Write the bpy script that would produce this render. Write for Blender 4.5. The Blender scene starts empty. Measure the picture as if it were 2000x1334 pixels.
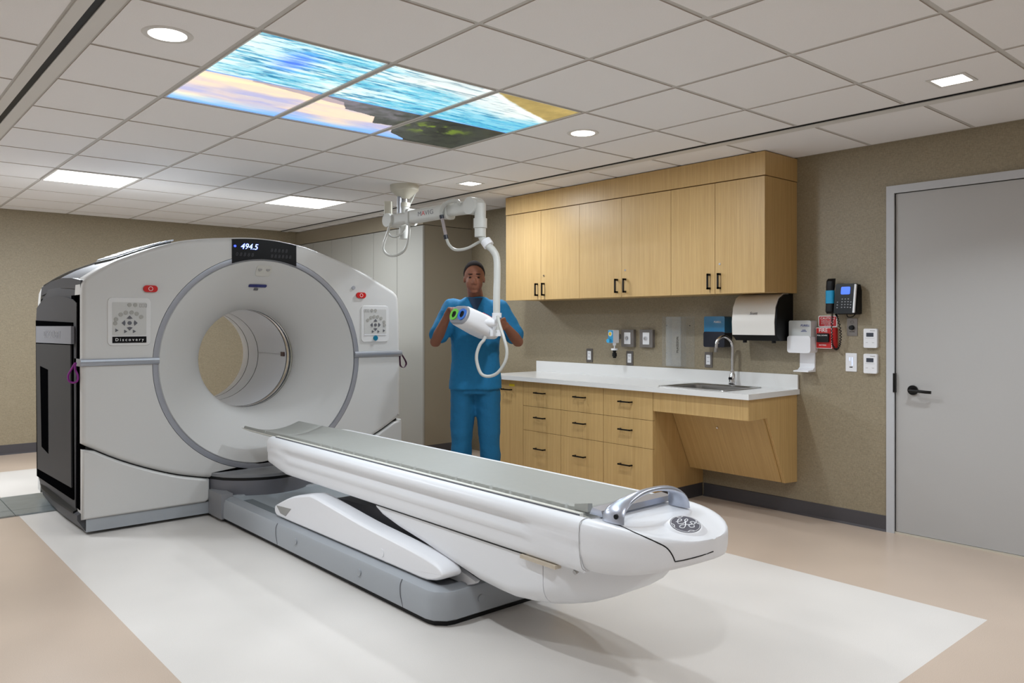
import bpy, bmesh, math, random
import numpy as np
from mathutils import Vector, Matrix
random.seed(4)
SC = bpy.context.scene
COL = SC.collection
PI = math.pi

# ------------------------------------------------------------------ camera
CAM_H = 1.3265; YAW = 0.85371; FPX = 1526.8; CY = 630.0
cd = bpy.data.cameras.new('camera'); cam = bpy.data.objects.new('camera', cd); COL.objects.link(cam)
cam.location = (0, 0, CAM_H); cam.rotation_euler = (PI/2, 0, YAW - PI/2)
cd.sensor_width = 36; cd.lens = FPX/2000*36; cd.shift_y = (CY-667)/2000; cd.clip_start = 0.02
SC.camera = cam
# ------------------------------------------------------------------ world, exposure, large lights
w = bpy.data.worlds.new('world'); SC.world = w; w.use_nodes = True
w.node_tree.nodes['Background'].inputs[0].default_value = (0.5, 0.5, 0.5, 1)
w.node_tree.nodes['Background'].inputs[1].default_value = 0.0
SC.view_settings.view_transform = 'Standard'; SC.view_settings.look = 'None'
SC.view_settings.gamma = 1; SC.view_settings.use_curve_mapping = False
SC.view_settings.exposure = 0.0
SC.cycles.max_bounces = 8; SC.cycles.diffuse_bounces = 5; SC.cycles.sample_clamp_indirect = 4
CEIL = 2.466
XW, YF = 5.06, 9.257          # cabinet wall, far wall
XL, YB = -1.9, -2.6           # walls behind the camera
def area(name, x, y, sx, sy, power, z=CEIL-0.02, col=(.86, .93, 1), round_=False, spread=PI):
    l = bpy.data.lights.new(name, 'AREA'); l.energy = power; l.color = col
    l.shape = 'ELLIPSE' if round_ else 'RECTANGLE'; l.size = sx; l.size_y = sy; l.spread = spread
    o = bpy.data.objects.new(name, l); COL.objects.link(o); o.location = (x, y, z); return o
ROUND = [(1.005, 3.225), (3.41, 3.262), (1.005, .65), (3.41, .65)]
SQUARE = [(3.95, 5.05), (3.97, 1.41), (3.97, -1.2)]  # the last is an unseen fixture added as extra light
TROFF = [(1.553, 6.855), (3.385, 6.855), (-.276, 6.855), (0.334, -1.0), (2.77, -1.0)]  # last three are unseen panels, added to brighten the room
for (x, y), e, sp in zip(ROUND, (17, 20, 17, 9), (2.4, PI, 2.4, 2.4)): area('downlight_lamp', x, y, .13, .13, e, round_=True, spread=sp)
for (x, y), e, sp in zip(SQUARE, (20, 12, 6), (PI, 2.1, 2.1)): area('downlight_lamp', x, y, .12, .12, e, spread=sp)
for (x, y), e in zip(TROFF, (54, 32, 72, 8, 4)): area('panel_lamp', x, y, .52, .52, e)

# ------------------------------------------------------------------ survey helper: photo pixel -> point on a real plane
Fv = Vector((math.cos(YAW), math.sin(YAW), 0)); Rv = Vector((math.sin(YAW), -math.cos(YAW), 0)); Uv = Vector((0, 0, 1))
C0 = Vector((0, 0, CAM_H))
def ray(px, py): return Fv + Rv*((px-1000)/FPX) + Uv*((CY-py)/FPX)
def on(px, py, ax, v):
    d = ray(px, py); k = 'xyz'.index(ax); return C0 + d*((v-C0[k])/d[k])
def dep(px, py, d): return C0 + ray(px, py)*d

# ------------------------------------------------------------------ materials
def lin(c):
    return tuple(((v/255)/12.92 if v/255 <= .04045 else ((v/255+.055)/1.055)**2.4) for v in c)
MATS = {}
def mat(name, rgb, rough=.5, metal=0, spec=.5, coat=0, bump=None, emit=None, estr=0, trans=0, alpha=1, var=None):
    if name in MATS: return MATS[name]
    m = bpy.data.materials.new(name); m.use_nodes = True; nt = m.node_tree; b = nt.nodes['Principled BSDF']
    c = lin(rgb)+(1,)
    b.inputs['Base Color'].default_value = c; b.inputs['Roughness'].default_value = rough
    b.inputs['Metallic'].default_value = metal; b.inputs['Specular IOR Level'].default_value = spec
    b.inputs['Coat Weight'].default_value = coat; b.inputs['Transmission Weight'].default_value = trans
    b.inputs['Alpha'].default_value = alpha
    if emit is not None:
        b.inputs['Emission Color'].default_value = lin(emit)+(1,); b.inputs['Emission Strength'].default_value = estr
    tc = nt.nodes.new('ShaderNodeTexCoord')
    n = nt.nodes.new('ShaderNodeTexNoise'); n.inputs['Scale'].default_value = (bump or (400, 0))[0]
    nt.links.new(tc.outputs['Object'], n.inputs['Vector'])
    a = var if var is not None else .03
    mx = nt.nodes.new('ShaderNodeMix'); mx.data_type = 'RGBA'
    mx.inputs['A'].default_value = tuple(v*(1-a) for v in c[:3])+(1,)
    mx.inputs['B'].default_value = tuple(min(1, v*(1+a)) for v in c[:3])+(1,)
    nt.links.new(n.outputs['Fac'], mx.inputs['Factor']); nt.links.new(mx.outputs['Result'], b.inputs['Base Color'])
    if bump:
        bp = nt.nodes.new('ShaderNodeBump'); bp.inputs['Strength'].default_value = bump[1]; bp.inputs['Distance'].default_value = .002
        nt.links.new(n.outputs['Fac'], bp.inputs['Height']); nt.links.new(bp.outputs['Normal'], b.inputs['Normal'])
    MATS[name] = m; return m
def nodes(name):
    m = bpy.data.materials.new(name); m.use_nodes = True; MATS[name] = m
    nt = m.node_tree; return m, nt, nt.nodes['Principled BSDF'], nt.nodes.new, nt.links.new
def noise_to_color(nt, scale_vec, nscale, c1, c2, p1=.35, p2=.65, detail=3, rough=.6):
    tc = nt.nodes.new('ShaderNodeTexCoord'); mp = nt.nodes.new('ShaderNodeMapping'); mp.inputs['Scale'].default_value = scale_vec
    n = nt.nodes.new('ShaderNodeTexNoise'); n.inputs['Scale'].default_value = nscale; n.inputs['Detail'].default_value = detail; n.inputs['Roughness'].default_value = rough
    r = nt.nodes.new('ShaderNodeValToRGB'); r.color_ramp.elements[0].position = p1; r.color_ramp.elements[1].position = p2
    r.color_ramp.elements[0].color = lin(c1)+(1,); r.color_ramp.elements[1].color = lin(c2)+(1,)
    nt.links.new(tc.outputs['Object'], mp.inputs['Vector']); nt.links.new(mp.outputs['Vector'], n.inputs['Vector']); nt.links.new(n.outputs['Fac'], r.inputs['Fac'])
    return r, n
def mk_wood(name, c1, c2, c3, tilt=0):
    m, nt, b, N, L = nodes(name)
    r1, n1 = noise_to_color(nt, (90, 90, 1.2), 1.0, c1, c2, .25, .75, 4)
    r2, n2 = noise_to_color(nt, (420, 420, 5), 1.0, c3, (255, 255, 255), .25, .6, 3)
    if tilt:
        for r in (n1, n2):
            mp = r.inputs['Vector'].links[0].from_node; tcn = mp.inputs['Vector'].links[0].from_node
            vr = N('ShaderNodeVectorRotate'); vr.rotation_type = 'Y_AXIS'; vr.inputs['Angle'].default_value = tilt
            L(tcn.outputs['Object'], vr.inputs['Vector']); L(vr.outputs['Vector'], mp.inputs['Vector'])
    mx = N('ShaderNodeMix'); mx.data_type = 'RGBA'; mx.blend_type = 'MULTIPLY'; mx.inputs['Factor'].default_value = .28
    L(r1.outputs['Color'], mx.inputs['A']); L(r2.outputs['Color'], mx.inputs['B']); L(mx.outputs['Result'], b.inputs['Base Color'])
    b.inputs['Roughness'].default_value = .42; return m
WOOD = mk_wood('oak_veneer', (190, 155, 98), (207, 173, 117), (158, 128, 86))
WOOD_S = mk_wood('oak_veneer_slanted', (190, 155, 98), (207, 173, 117), (158, 128, 86), .4653)
def mk_paper(name, c1, c2):
    m, nt, b, N, L = nodes(name)
    r1, n1 = noise_to_color(nt, (60, 60, 420), 1.0, c1, c2, .3, .7, 2)
    r2, n2 = noise_to_color(nt, (420, 420, 50), 1.0, c1, c2, .3, .7, 2)
    mx = N('ShaderNodeMix'); mx.data_type = 'RGBA'; mx.inputs['Factor'].default_value = .5
    L(r1.outputs['Color'], mx.inputs['A']); L(r2.outputs['Color'], mx.inputs['B']); L(mx.outputs['Result'], b.inputs['Base Color'])
    ad = N('ShaderNodeMath'); ad.operation = 'ADD'; L(n1.outputs['Fac'], ad.inputs[0]); L(n2.outputs['Fac'], ad.inputs[1])
    bp = N('ShaderNodeBump'); bp.inputs['Strength'].default_value = .35; bp.inputs['Distance'].default_value = .001
    L(ad.outputs[0], bp.inputs['Height']); L(bp.outputs['Normal'], b.inputs['Normal'])
    b.inputs['Roughness'].default_value = .5; b.inputs['Specular IOR Level'].default_value = .7; return m
PAPER = mk_paper('woven_wallcovering', (118, 106, 84), (164, 151, 125))
def mk_floor(name, c1, c2, c3):
    m, nt, b, N, L = nodes(name)
    r1, n1 = noise_to_color(nt, (1, 1, 1), 420, c1, c2, .35, .65, 2)
    r2, n2 = noise_to_color(nt, (1, 1, 1), 1.3, (238, 238, 238), (255, 255, 255), .3, .7, 2)
    mx = N('ShaderNodeMix'); mx.data_type = 'RGBA'; mx.blend_type = 'MULTIPLY'; mx.inputs['Factor'].default_value = 1
    L(r1.outputs['Color'], mx.inputs['A']); L(r2.outputs['Color'], mx.inputs['B']); L(mx.outputs['Result'], b.inputs['Base Color'])
    bp = N('ShaderNodeBump'); bp.inputs['Strength'].default_value = .08; bp.inputs['Distance'].default_value = .001
    L(n1.outputs['Fac'], bp.inputs['Height']); L(bp.outputs['Normal'], b.inputs['Normal'])
    b.inputs['Roughness'].default_value = .3; b.inputs['Specular IOR Level'].default_value = .45; return m
FLOOR_B = mk_floor('beige_vinyl', (186, 166, 148), (206, 187, 170), 0)
FLOOR_W = mk_floor('pale_vinyl', (214, 208, 202), (227, 222, 216), 0)
TILE = mat('ceiling_tile', (237, 236, 236), .9, bump=(260, .35), var=.05)
GRID = mat('grid_white', (214, 212, 208), .5)
GRIDSIDE = mat('tile_edge', (205, 196, 188), .9)
BLACK = mat('black', (10, 10, 11), .5, spec=.3)
BLACKG = mat('black_gloss', (6, 6, 9), .35, spec=.2)
HANDLE = mat('black_metal', (22, 20, 19), .35, metal=.6)
WHITE = mat('white_cover', (200, 199, 197), .33, spec=.5)
WHITE2 = mat('table_white', (232, 233, 236), .35, spec=.5)
WHITE3 = mat('white_plastic', (235, 235, 238), .35)
SILVER = mat('silver_paint', (160, 162, 170), .35, metal=.45)
SILVER2 = mat('silver_bright', (190, 195, 208), .28, metal=.7)
DGREY = mat('graphite', (64, 64, 67), .5, spec=.25)
DGREY2 = mat('graphite_door', (56, 56, 58), .55, spec=.22)
VOID = mat('recess_shade', (6, 6, 7), 1, spec=0)  # dull black standing for shade inside recesses that are not cut
MGREY = mat('mid_grey', (132, 133, 136), .4)
BGREY = mat('base_grey', (158, 162, 167), .38)
PAD = mat('pad_vinyl', (158, 159, 154), .5, bump=(30, .06))
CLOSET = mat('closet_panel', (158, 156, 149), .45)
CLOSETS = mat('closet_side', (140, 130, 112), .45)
BASEB = mat('baseboard_rubber', (72, 69, 72), .4)
DOORM = mat('door_grey', (178, 176, 174), .45)
FRAMEM = mat('frame_grey', (190, 191, 194), .4)
QUARTZ = mat('quartz_white', (224, 223, 221), .2, spec=.5)
STEEL = mat('steel', (170, 168, 165), .28, metal=1)
CHROME = mat('chrome', (225, 225, 228), .08, metal=1)
ARM = mat('arm_offwhite', (200, 200, 195), .4)
CREAM = mat('cream_plastic', (196, 192, 178), .45)
RED = mat('red_plastic', (190, 22, 22), .35)
REDS = mat('sign_red', (188, 28, 34), .4)
BLUE_S = mat('soap_blue', (40, 120, 165), .15, coat=.5)
NAVY = mat('navy_plastic', (22, 26, 40), .3)
PLATE = mat('plate_steel', (128, 122, 118), .35, metal=.7)
PLATEG = mat('plate_grey', (118, 112, 108), .4)
CLEAR = mat('clear_acrylic', (235, 240, 242), .06, alpha=.10)
PURPLE = mat('purple_cord', (120, 20, 120), .45)
PURPLED = mat('dark_purple_webbing', (72, 18, 60), .6)
YELLOW = mat('yellow_sticker', (228, 200, 30), .5)
TEAL = mat('teal_cloth', (6, 104, 150), .8, bump=(60, .5), var=.1)
TEALD = mat('teal_trouser', (5, 94, 136), .8, bump=(60, .5), var=.1)
SKIN = mat('skin', (128, 80, 58), .68, var=.06)
HAIR = mat('hair', (34, 27, 25), .95, spec=.08)
SHOE = mat('shoe', (48, 38, 40), .6)
INK = mat('ink_grey', (90, 90, 96), .5)
INKL = mat('button_grey', (150, 148, 145), .5)
LBLUE = mat('light_blue_label', (60, 165, 215), .4)
CYANB = mat('cyan_band', (20, 150, 200), .45)
GREENR = mat('green_ring', (110, 205, 60), .4)
BLUER = mat('blue_ring', (40, 110, 205), .4)
WINK = mat('white_ink', (240, 240, 240), .5)
TRENCH = mat('trench_plate', (150, 158, 160), .3, metal=.5, bump=(14, .2), var=.15)
EMW = mat('lamp_diffuser', (255, 255, 255), .4, emit=(255, 250, 244), estr=3.2)
EMD = mat('downlight_diffuser', (255, 255, 255), .4, emit=(255, 250, 244), estr=6)
EMB = mat('blue_led', (10, 20, 120), .4, emit=(50, 70, 255), estr=4)
EMBW = mat('blue_white_led', (200, 220, 255), .4, emit=(150, 180, 255), estr=3)
EMS = mat('phone_screen', (20, 80, 220), .3, emit=(25, 95, 235), estr=.9)
LCD = mat('lcd', (58, 62, 74), .3)

# ------------------------------------------------------------------ mesh helpers
def finish(name, bm, m, parent=None, smooth=35, bev=0, seg=2):
    me = bpy.data.meshes.new(name)
    if bev: 
        es = [e for e in bm.edges if len(e.link_faces) == 2 and e.calc_face_angle(0) > math.radians(30)]
        bmesh.ops.bevel(bm, geom=es, offset=bev, segments=seg, affect='EDGES', profile=.5, clamp_overlap=True)
    bmesh.ops.recalc_face_normals(bm, faces=bm.faces)
    bm.to_mesh(me); bm.free()
    ms = m if isinstance(m, (list, tuple)) else [m]
    for k in ms: me.materials.append(k)
    if smooth:
        me.polygons.foreach_set('use_smooth', [True]*len(me.polygons)); me.set_sharp_from_angle(angle=math.radians(smooth))
    o = bpy.data.objects.new(name, me); COL.objects.link(o)
    if parent is None:
        vs = np.array([v.co[:] for v in me.vertices]); lo, hi = vs.min(0), vs.max(0)
        c = Vector(((lo[0]+hi[0])/2, (lo[1]+hi[1])/2, lo[2])); me.transform(Matrix.Translation(-c)); o.location = c
    else:
        root = parent
        while root.parent: root = root.parent
        me.transform(Matrix.Translation(-root.location)); o.parent = parent
    return o
def wn(o):
    m_ = o.modifiers.new('weighted_normal', 'WEIGHTED_NORMAL'); m_.keep_sharp = True; m_.weight = 100; return o
def thing(name, loc, label, cat, group=None):
    o = bpy.data.objects.new(name, None); o.empty_display_size = .1; COL.objects.link(o); o.location = loc
    o['label'] = label; o['category'] = cat
    if group: o['group'] = group
    return o
def tag(o, label, cat, group=None):
    o['label'] = label; o['category'] = cat
    if group: o['group'] = group
    return o
def struct(o): o['kind'] = 'structure'; return o
def B(): return bmesh.new()
def box(bm, x0, x1, y0, y1, z0, z1, mi=0):
    x0, x1 = min(x0, x1), max(x0, x1); y0, y1 = min(y0, y1), max(y0, y1); z0, z1 = min(z0, z1), max(z0, z1)
    v = [bm.verts.new(p) for p in [(x0,y0,z0),(x1,y0,z0),(x1,y1,z0),(x0,y1,z0),(x0,y0,z1),(x1,y0,z1),(x1,y1,z1),(x0,y1,z1)]]
    for f in [(0,3,2,1),(4,5,6,7),(0,1,5,4),(1,2,6,5),(2,3,7,6),(3,0,4,7)]:
        bm.faces.new([v[i] for i in f]).material_index = mi
    return bm
def ring(bm, pts): return [bm.verts.new(p) for p in pts]
def bridge(bm, a, b, mi=0):
    n = len(a)
    for i in range(n): bm.faces.new((a[i], a[(i+1) % n], b[(i+1) % n], b[i])).material_index = mi
def loft(bm, rings, cap0=True, cap1=True, mi=0):
    rs = [ring(bm, r) for r in rings]
    for a, b in zip(rs, rs[1:]): bridge(bm, a, b, mi)
    if cap0: bm.faces.new(rs[0][::-1]).material_index = mi
    if cap1: bm.faces.new(rs[-1]).material_index = mi
    return bm
def ax_pt(ax, a, u, v):   # prism axis coordinate a, section (u,v)
    return {'x': (a, u, v), 'y': (u, a, v), 'z': (u, v, a)}[ax]
def prism(bm, poly, ax, a0, a1, mi=0):
    return loft(bm, [[ax_pt(ax, a0, u, v) for u, v in poly], [ax_pt(ax, a1, u, v) for u, v in poly]], mi=mi)
def rrect(u0, u1, v0, v1, r, n=5):
    u0, u1 = min(u0, u1), max(u0, u1); v0, v1 = min(v0, v1), max(v0, v1); r = min(r, (u1-u0)/2-1e-5, (v1-v0)/2-1e-5)
    p = []
    for cx, cy, a in ((u1-r, v1-r, 0), (u0+r, v1-r, 90), (u0+r, v0+r, 180), (u1-r, v0+r, 270)):
        for k in range(n+1):
            t = math.radians(a+90*k/n); p.append((cx+r*math.cos(t), cy+r*math.sin(t)))
    return p
def circ(u, v, r, n=32, rv=None): return [(u+r*math.cos(2*PI*k/n), v+(rv or r)*math.sin(2*PI*k/n)) for k in range(n)]
def frame_of(d):
    d = d.normalized(); a = Vector((0, 0, 1)) if abs(d.z) < .9 else Vector((1, 0, 0))
    u = d.cross(a).normalized(); return u, d.cross(u).normalized()
def cyl(bm, p0, p1, r0, r1=None, n=24, mi=0, cap=True):
    p0, p1 = Vector(p0), Vector(p1); r1 = r0 if r1 is None else r1
    u, v = frame_of(p1-p0)
    f = lambda p, r: [p+u*(r*math.cos(2*PI*k/n))+v*(r*math.sin(2*PI*k/n)) for k in range(n)]
    return loft(bm, [f(p0, r0), f(p1, r1)], cap, cap, mi)
def catmull(pts, n=8):
    P = [Vector(p) for p in pts]; P = [P[0]*2-P[1]]+P+[P[-1]*2-P[-2]]; out = []
    for i in range(1, len(P)-2):
        for k in range(n):
            t = k/n; a, b, c, d = P[i-1:i+3]
            out.append(.5*((2*b)+(c-a)*t+(2*a-5*b+4*c-d)*t*t+(3*b-a-3*c+d)*t**3))
    out.append(P[-2]); return out
def tube(bm, pts, r, n=10, smooth=8, mi=0, flat=None):
    P = catmull(pts, smooth) if smooth else [Vector(p) for p in pts]
    R = r if callable(r) else (lambda t: r)
    rings = []; u = None
    for i, p in enumerate(P):
        d = (P[min(i+1, len(P)-1)]-P[max(i-1, 0)]).normalized()
        if u is None: u, v = frame_of(d)
        else:
            u = (u-d*u.dot(d)).normalized(); v = d.cross(u)
        rr = R(i/(len(P)-1))
        rings.append([p+u*(rr*math.cos(2*PI*k/n))+v*(rr*math.sin(2*PI*k/n)) for k in range(n)])
    return loft(bm, rings, mi=mi)
def lathe(bm, prof, origin, ax='z', n=48, mi=0, cap=True):
    o = Vector(origin); rings = []
    for a, r in prof:
        pts = []
        for k in range(n):
            t = 2*PI*k/n; c, s = r*math.cos(t), r*math.sin(t)
            pts.append(o+Vector(ax_pt(ax, a, c, s)))
        rings.append(pts)
    return loft(bm, rings, cap, cap, mi)
def text(s, origin, right, up, size, m, parent, name='lettering', ext=.0006, align='CENTER', italic=0, squash=1):
    cu = bpy.data.curves.new('t', 'FONT'); cu.body = s; cu.size = size; cu.extrude = ext; cu.align_x = align; cu.align_y = 'CENTER'; cu.shear = italic
    cu.resolution_u = 3
    o = bpy.data.objects.new('t', cu); COL.objects.link(o); bpy.context.view_layer.update()
    me = bpy.data.meshes.new_from_object(o.evaluated_get(bpy.context.evaluated_depsgraph_get()))
    bpy.data.objects.remove(o); right = Vector(right).normalized(); up = Vector(up).normalized(); nn = right.cross(up)
    M = Matrix((right*squash, up, nn)).transposed().to_4x4(); M.translation = Vector(origin)
    me.transform(M); me.materials.clear(); me.materials.append(m)
    bm = B(); bm.from_mesh(me); bpy.data.meshes.remove(me)
    return finish(name, bm, m, parent, smooth=0)
def copy_thing(src, delta):
    c = src.copy(); COL.objects.link(c); c.location = src.location+Vector(delta)
    for ch in list(src.children):
        d = ch.copy(); COL.objects.link(d); d.parent = c
        for g in list(ch.children):
            e = g.copy(); COL.objects.link(e); e.parent = d
    return c

# ================================================================== SETTING
WR = (3.89, 1.234, 0.975, 8.2)   # pale inlay x1, y0, x0, y1
bm = B(); xs = [XL, WR[2], WR[0], XW]; ys = [YB, WR[1], WR[3], YF]
g = [[bm.verts.new((x, y, 0)) for y in ys] for x in xs]
for i in range(3):
    for j in range(3):
        bm.faces.new((g[i][j], g[i+1][j], g[i+1][j+1], g[i][j+1])).material_index = 1 if (i == 1 and j == 1) else 0
low = [[bm.verts.new((x, y, -.1)) for y in (YB, YF)] for x in (XL, XW)]
bm.faces.new((low[0][0], low[0][1], low[1][1], low[1][0]))
struct(finish('floor', bm, [FLOOR_B, FLOOR_W], smooth=0))
# ceiling: suspended tegular tiles over a pale grid, one surface pattern
OX, OY, S, SY = 1.257, 4.142, .6096, .6033
bm = B(); box(bm, XL, XW, YB, YF, CEIL+.0045, CEIL+.06, 1)
def tile(x0, x1, y0, y1):
    g_ = .0125
    x0 += g_; x1 -= g_; y0 += g_; y1 -= g_
    if x1-x0 < .03 or y1-y0 < .03: return
    v = [bm.verts.new(p) for p in [(x0,y0,CEIL),(x1,y0,CEIL),(x1,y1,CEIL),(x0,y1,CEIL),(x0,y0,CEIL+.005),(x1,y0,CEIL+.005),(x1,y1,CEIL+.005),(x0,y1,CEIL+.005)]]
    bm.faces.new([v[i] for i in (0,1,2,3)]).material_index = 0
    for f in [(0,1,5,4),(1,2,6,5),(2,3,7,6),(3,0,4,7)]: bm.faces.new([v[i] for i in f]).material_index = 2
xb = [.79]+[OX+i*S for i in range(5)]+[4.225]
yb = [YB+.012]+[OY+j*SY for j in range(-11, 9) if YB+.05 < OY+j*SY < YF-.03]+[YF-.012]
def occupied(xm, ym):
    if OX < xm < OX+3*S and OY-2*SY < ym < OY: return True
    return any(abs(xm-x) < .2 and abs(ym-y) < .3 for x, y in TROFF)
for i in range(len(xb)-1):
    for j in range(len(yb)-1):
        if not occupied((xb[i]+xb[i+1])/2, (yb[j]+yb[j+1])/2): tile(xb[i], xb[i+1], yb[j], yb[j+1])
for j in range(len(yb)-1):
    y0, y1 = yb[j]-.06, yb[j+1]-.06
    if y1 < 6.3 or True: tile(4.325, 5.04, max(y0, YB+.01), y1)
for x0, x1 in ((-1.7, -1.14), (-1.14, -.53), (-.53, .08), (.08, .655)):
    for j in range(len(yb)-1):
        ym = (yb[j]+yb[j+1])/2
        if not occupied((x0+x1)/2, ym): tile(x0, x1, yb[j]+.16, yb[j+1]+.16 if j < len(yb)-2 else yb[j+1])
struct(finish('ceiling', bm, [TILE, mat('grid_recess', (196, 194, 190), .8), mat('tile_edge', (190, 184, 178), .9)], smooth=0))
bm = B(); box(bm, .655, .703, YB, YF, CEIL-.003, CEIL+.02); box(bm, .733, .79, YB, YF, CEIL-.003, CEIL+.02)
t1 = struct(finish('trim_1', bm, GRID, smooth=0))
bm = B(); box(bm, .703, .733, YB, YF, CEIL+.002, CEIL+.012); struct(finish('trim_2', bm, BLACK, smooth=0))
bm = B(); box(bm, 4.24, 4.252, YB, YF, CEIL-.001, CEIL+.012); struct(finish('trim_3', bm, BLACK, smooth=0))
bm = B(); box(bm, 4.254, 4.325, YB, YF, CEIL-.004, CEIL+.012); struct(finish('trim_4', bm, GRID, smooth=0))
# walls
DY0, DY1, DZ = 1.20, 2.128, 2.14
bm = B(); T = .12
box(bm, XW, XW+T, DY1, YF, 0, CEIL+.05); box(bm, XW, XW+T, YB, DY0, 0, CEIL+.05); box(bm, XW, XW+T, DY0, DY1, DZ, CEIL+.05)
struct(finish('wall_right', bm, PAPER, smooth=0))
bm = B(); box(bm, XL-T, XW+T, YF, YF+T, 0, CEIL+.05); struct(finish('wall_far', bm, PAPER, smooth=0))
bm = B(); box(bm, XL-T, XL, YB, YF, 0, CEIL+.05); struct(finish('wall_left', bm, mat('paint_left', (220, 219, 217), .7), smooth=0))
bm = B(); box(bm, XL-T, XW+T, YB-T, YB, 0, CEIL+.05); struct(finish('wall_back', bm, mat('paint_back', (220, 219, 217), .7), smooth=0))
def cove(bm, pts):  # baseboard with a small cove toe; pts (x,y) line, normal given
    pass
bm = B(); prism(bm, [(XW, 0), (XW-.022, 0), (XW-.009, .012), (XW-.006, .095), (XW, .098)], 'y', 2.178, 3.555)
bm2 = [(v.co) for v in bm.verts]
struct(finish('baseboard_right', bm, BASEB, smooth=0))
bm = B(); prism(bm, [(YF, 0), (YF-.022, 0), (YF-.009, .012), (YF-.006, .095), (YF, .098)], 'x', XL, 4.44); struct(finish('baseboard_far', bm, BASEB, smooth=0))
# door
d = bpy.data.objects.new('door_1', None); COL.objects.link(d); d.location = (XW, (DY0+DY1)/2, 0); struct(d)
bm = B()
for y0, y1, z0, z1 in ((DY1, DY1+.048, 0, DZ+.048), (DY0-.048, DY0, 0, DZ+.048), (DY0, DY1, DZ, DZ+.048)):
    box(bm, XW-.016, XW+.07, y0, y1, z0, z1)
box(bm, XW+.055, XW+.07, DY0, DY1, 0, DZ)
finish('door_frame', bm, FRAMEM, d, bev=.002)
bm = B(); box(bm, XW+.004, XW+.048, DY0+.003, DY1-.004, .012, DZ-.004); leaf = finish('door_leaf', bm, DOORM, d, bev=.0015)
bm = B(); p = on(1783, 762, 'x', XW); cyl(bm, (XW+.004, p.y, p.z), (XW-.008, p.y, p.z), .030)
cyl(bm, (XW-.008, p.y, p.z), (XW-.05, p.y, p.z), .0115)
tube(bm, [(XW-.05, p.y+.004, p.z), (XW-.054, p.y-.03, p.z), (XW-.054, p.y-.09, p.z-.003), (XW-.05, p.y-.125, p.z-.004)], .0095)
h = finish('door_handle', bm, HANDLE, d); h['label'] = 'black lever handle'
bm = B(); box(bm, XW-.018, XW+.002, DY1-.008, DY1+.006, p.z-.02, p.z+.1); finish('hinge', bm, HANDLE, d)
bm = B(); box(bm, XW-.004, XW+.07, DY0, DY1, 0, .01); finish('door_gap_light', bm, mat('gap_light_pale', (215, 210, 196), .3, metal=.4), d)  # pale strip painted for the line of light in the gap below the door

# ================================================================== CEILING FIXTURES
def downlight_round(x, y, label):
    t = thing('downlight', (x, y, CEIL-.004), label, 'light fixture', 'round recessed downlights')
    bm = B(); lathe(bm, [(.006, .068), (-.003, .072), (-.004, .092), (.0, .096), (.006, .096)], (x, y, CEIL), n=40, cap=False)
    finish('trim_ring', bm, GRID, t)
    bm = B(); lathe(bm, [(.0, .074), (.003, .074)], (x, y, CEIL-.003), n=40); finish('diffuser', bm, EMD, t)
def downlight_square(x, y, label):
    t = thing('square_downlight', (x, y, CEIL-.004), label, 'light fixture', 'square recessed downlights')
    bm = B(); s = .085
    for a in ((x-s, x-s+.017, y-s, y+s), (x+s-.017, x+s, y-s, y+s), (x-s+.017, x+s-.017, y-s, y-s+.017), (x-s+.017, x+s-.017, y+s-.017, y+s)):
        box(bm, *a, CEIL-.004, CEIL+.003)
    finish('trim_frame', bm, GRID, t)
    bm = B(); box(bm, x-.07, x+.07, y-.07, y+.07, CEIL-.002, CEIL+.002); finish('diffuser', bm, EMD, t)
downlight_round(*ROUND[0], 'round downlight in the ceiling left of the seascape panels')
downlight_round(*ROUND[1], 'round downlight in the ceiling right of the seascape panels')
downlight_round(*ROUND[2], 'round recessed downlight nearly above the viewpoint'); downlight_round(*ROUND[3], 'round recessed downlight right of the viewpoint')
downlight_square(*SQUARE[0], 'small square downlight beside the ceiling arm, above the tall cabinets')
downlight_square(*SQUARE[1], 'small square downlight in the ceiling near the door')
downlight_square(*SQUARE[2], 'added unseen small square downlight behind the viewpoint')
def troffer(x, y, label):
    t = thing('ceiling_light_panel', (x, y, CEIL-.01), label, 'light fixture', 'square luminous ceiling panels')
    bm = B(); s = .296
    for a in ((x-s, x-s+.016, y-s, y+s), (x+s-.016, x+s, y-s, y+s), (x-s+.016, x+s-.016, y-s, y-s+.016), (x-s+.016, x+s-.016, y+s-.016, y+s)):
        box(bm, *a, CEIL-.008, CEIL+.01)
    finish('frame', bm, GRID, t)
    bm = B(); box(bm, x-.28, x+.28, y-.28, y+.28, CEIL-.006, CEIL+.006); finish('diffuser', bm, EMW, t)
troffer(*TROFF[0], 'bright square light panel above the left end of the scanner')
troffer(*TROFF[1], 'bright square light panel between the scanner and the tall cabinets')
troffer(*TROFF[2], 'added unseen square light panel left of the ceiling track'); troffer(*TROFF[3], 'added unseen square light panel behind the viewpoint, left one'); troffer(*TROFF[4], 'added unseen square light panel behind the viewpoint, right one')
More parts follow.
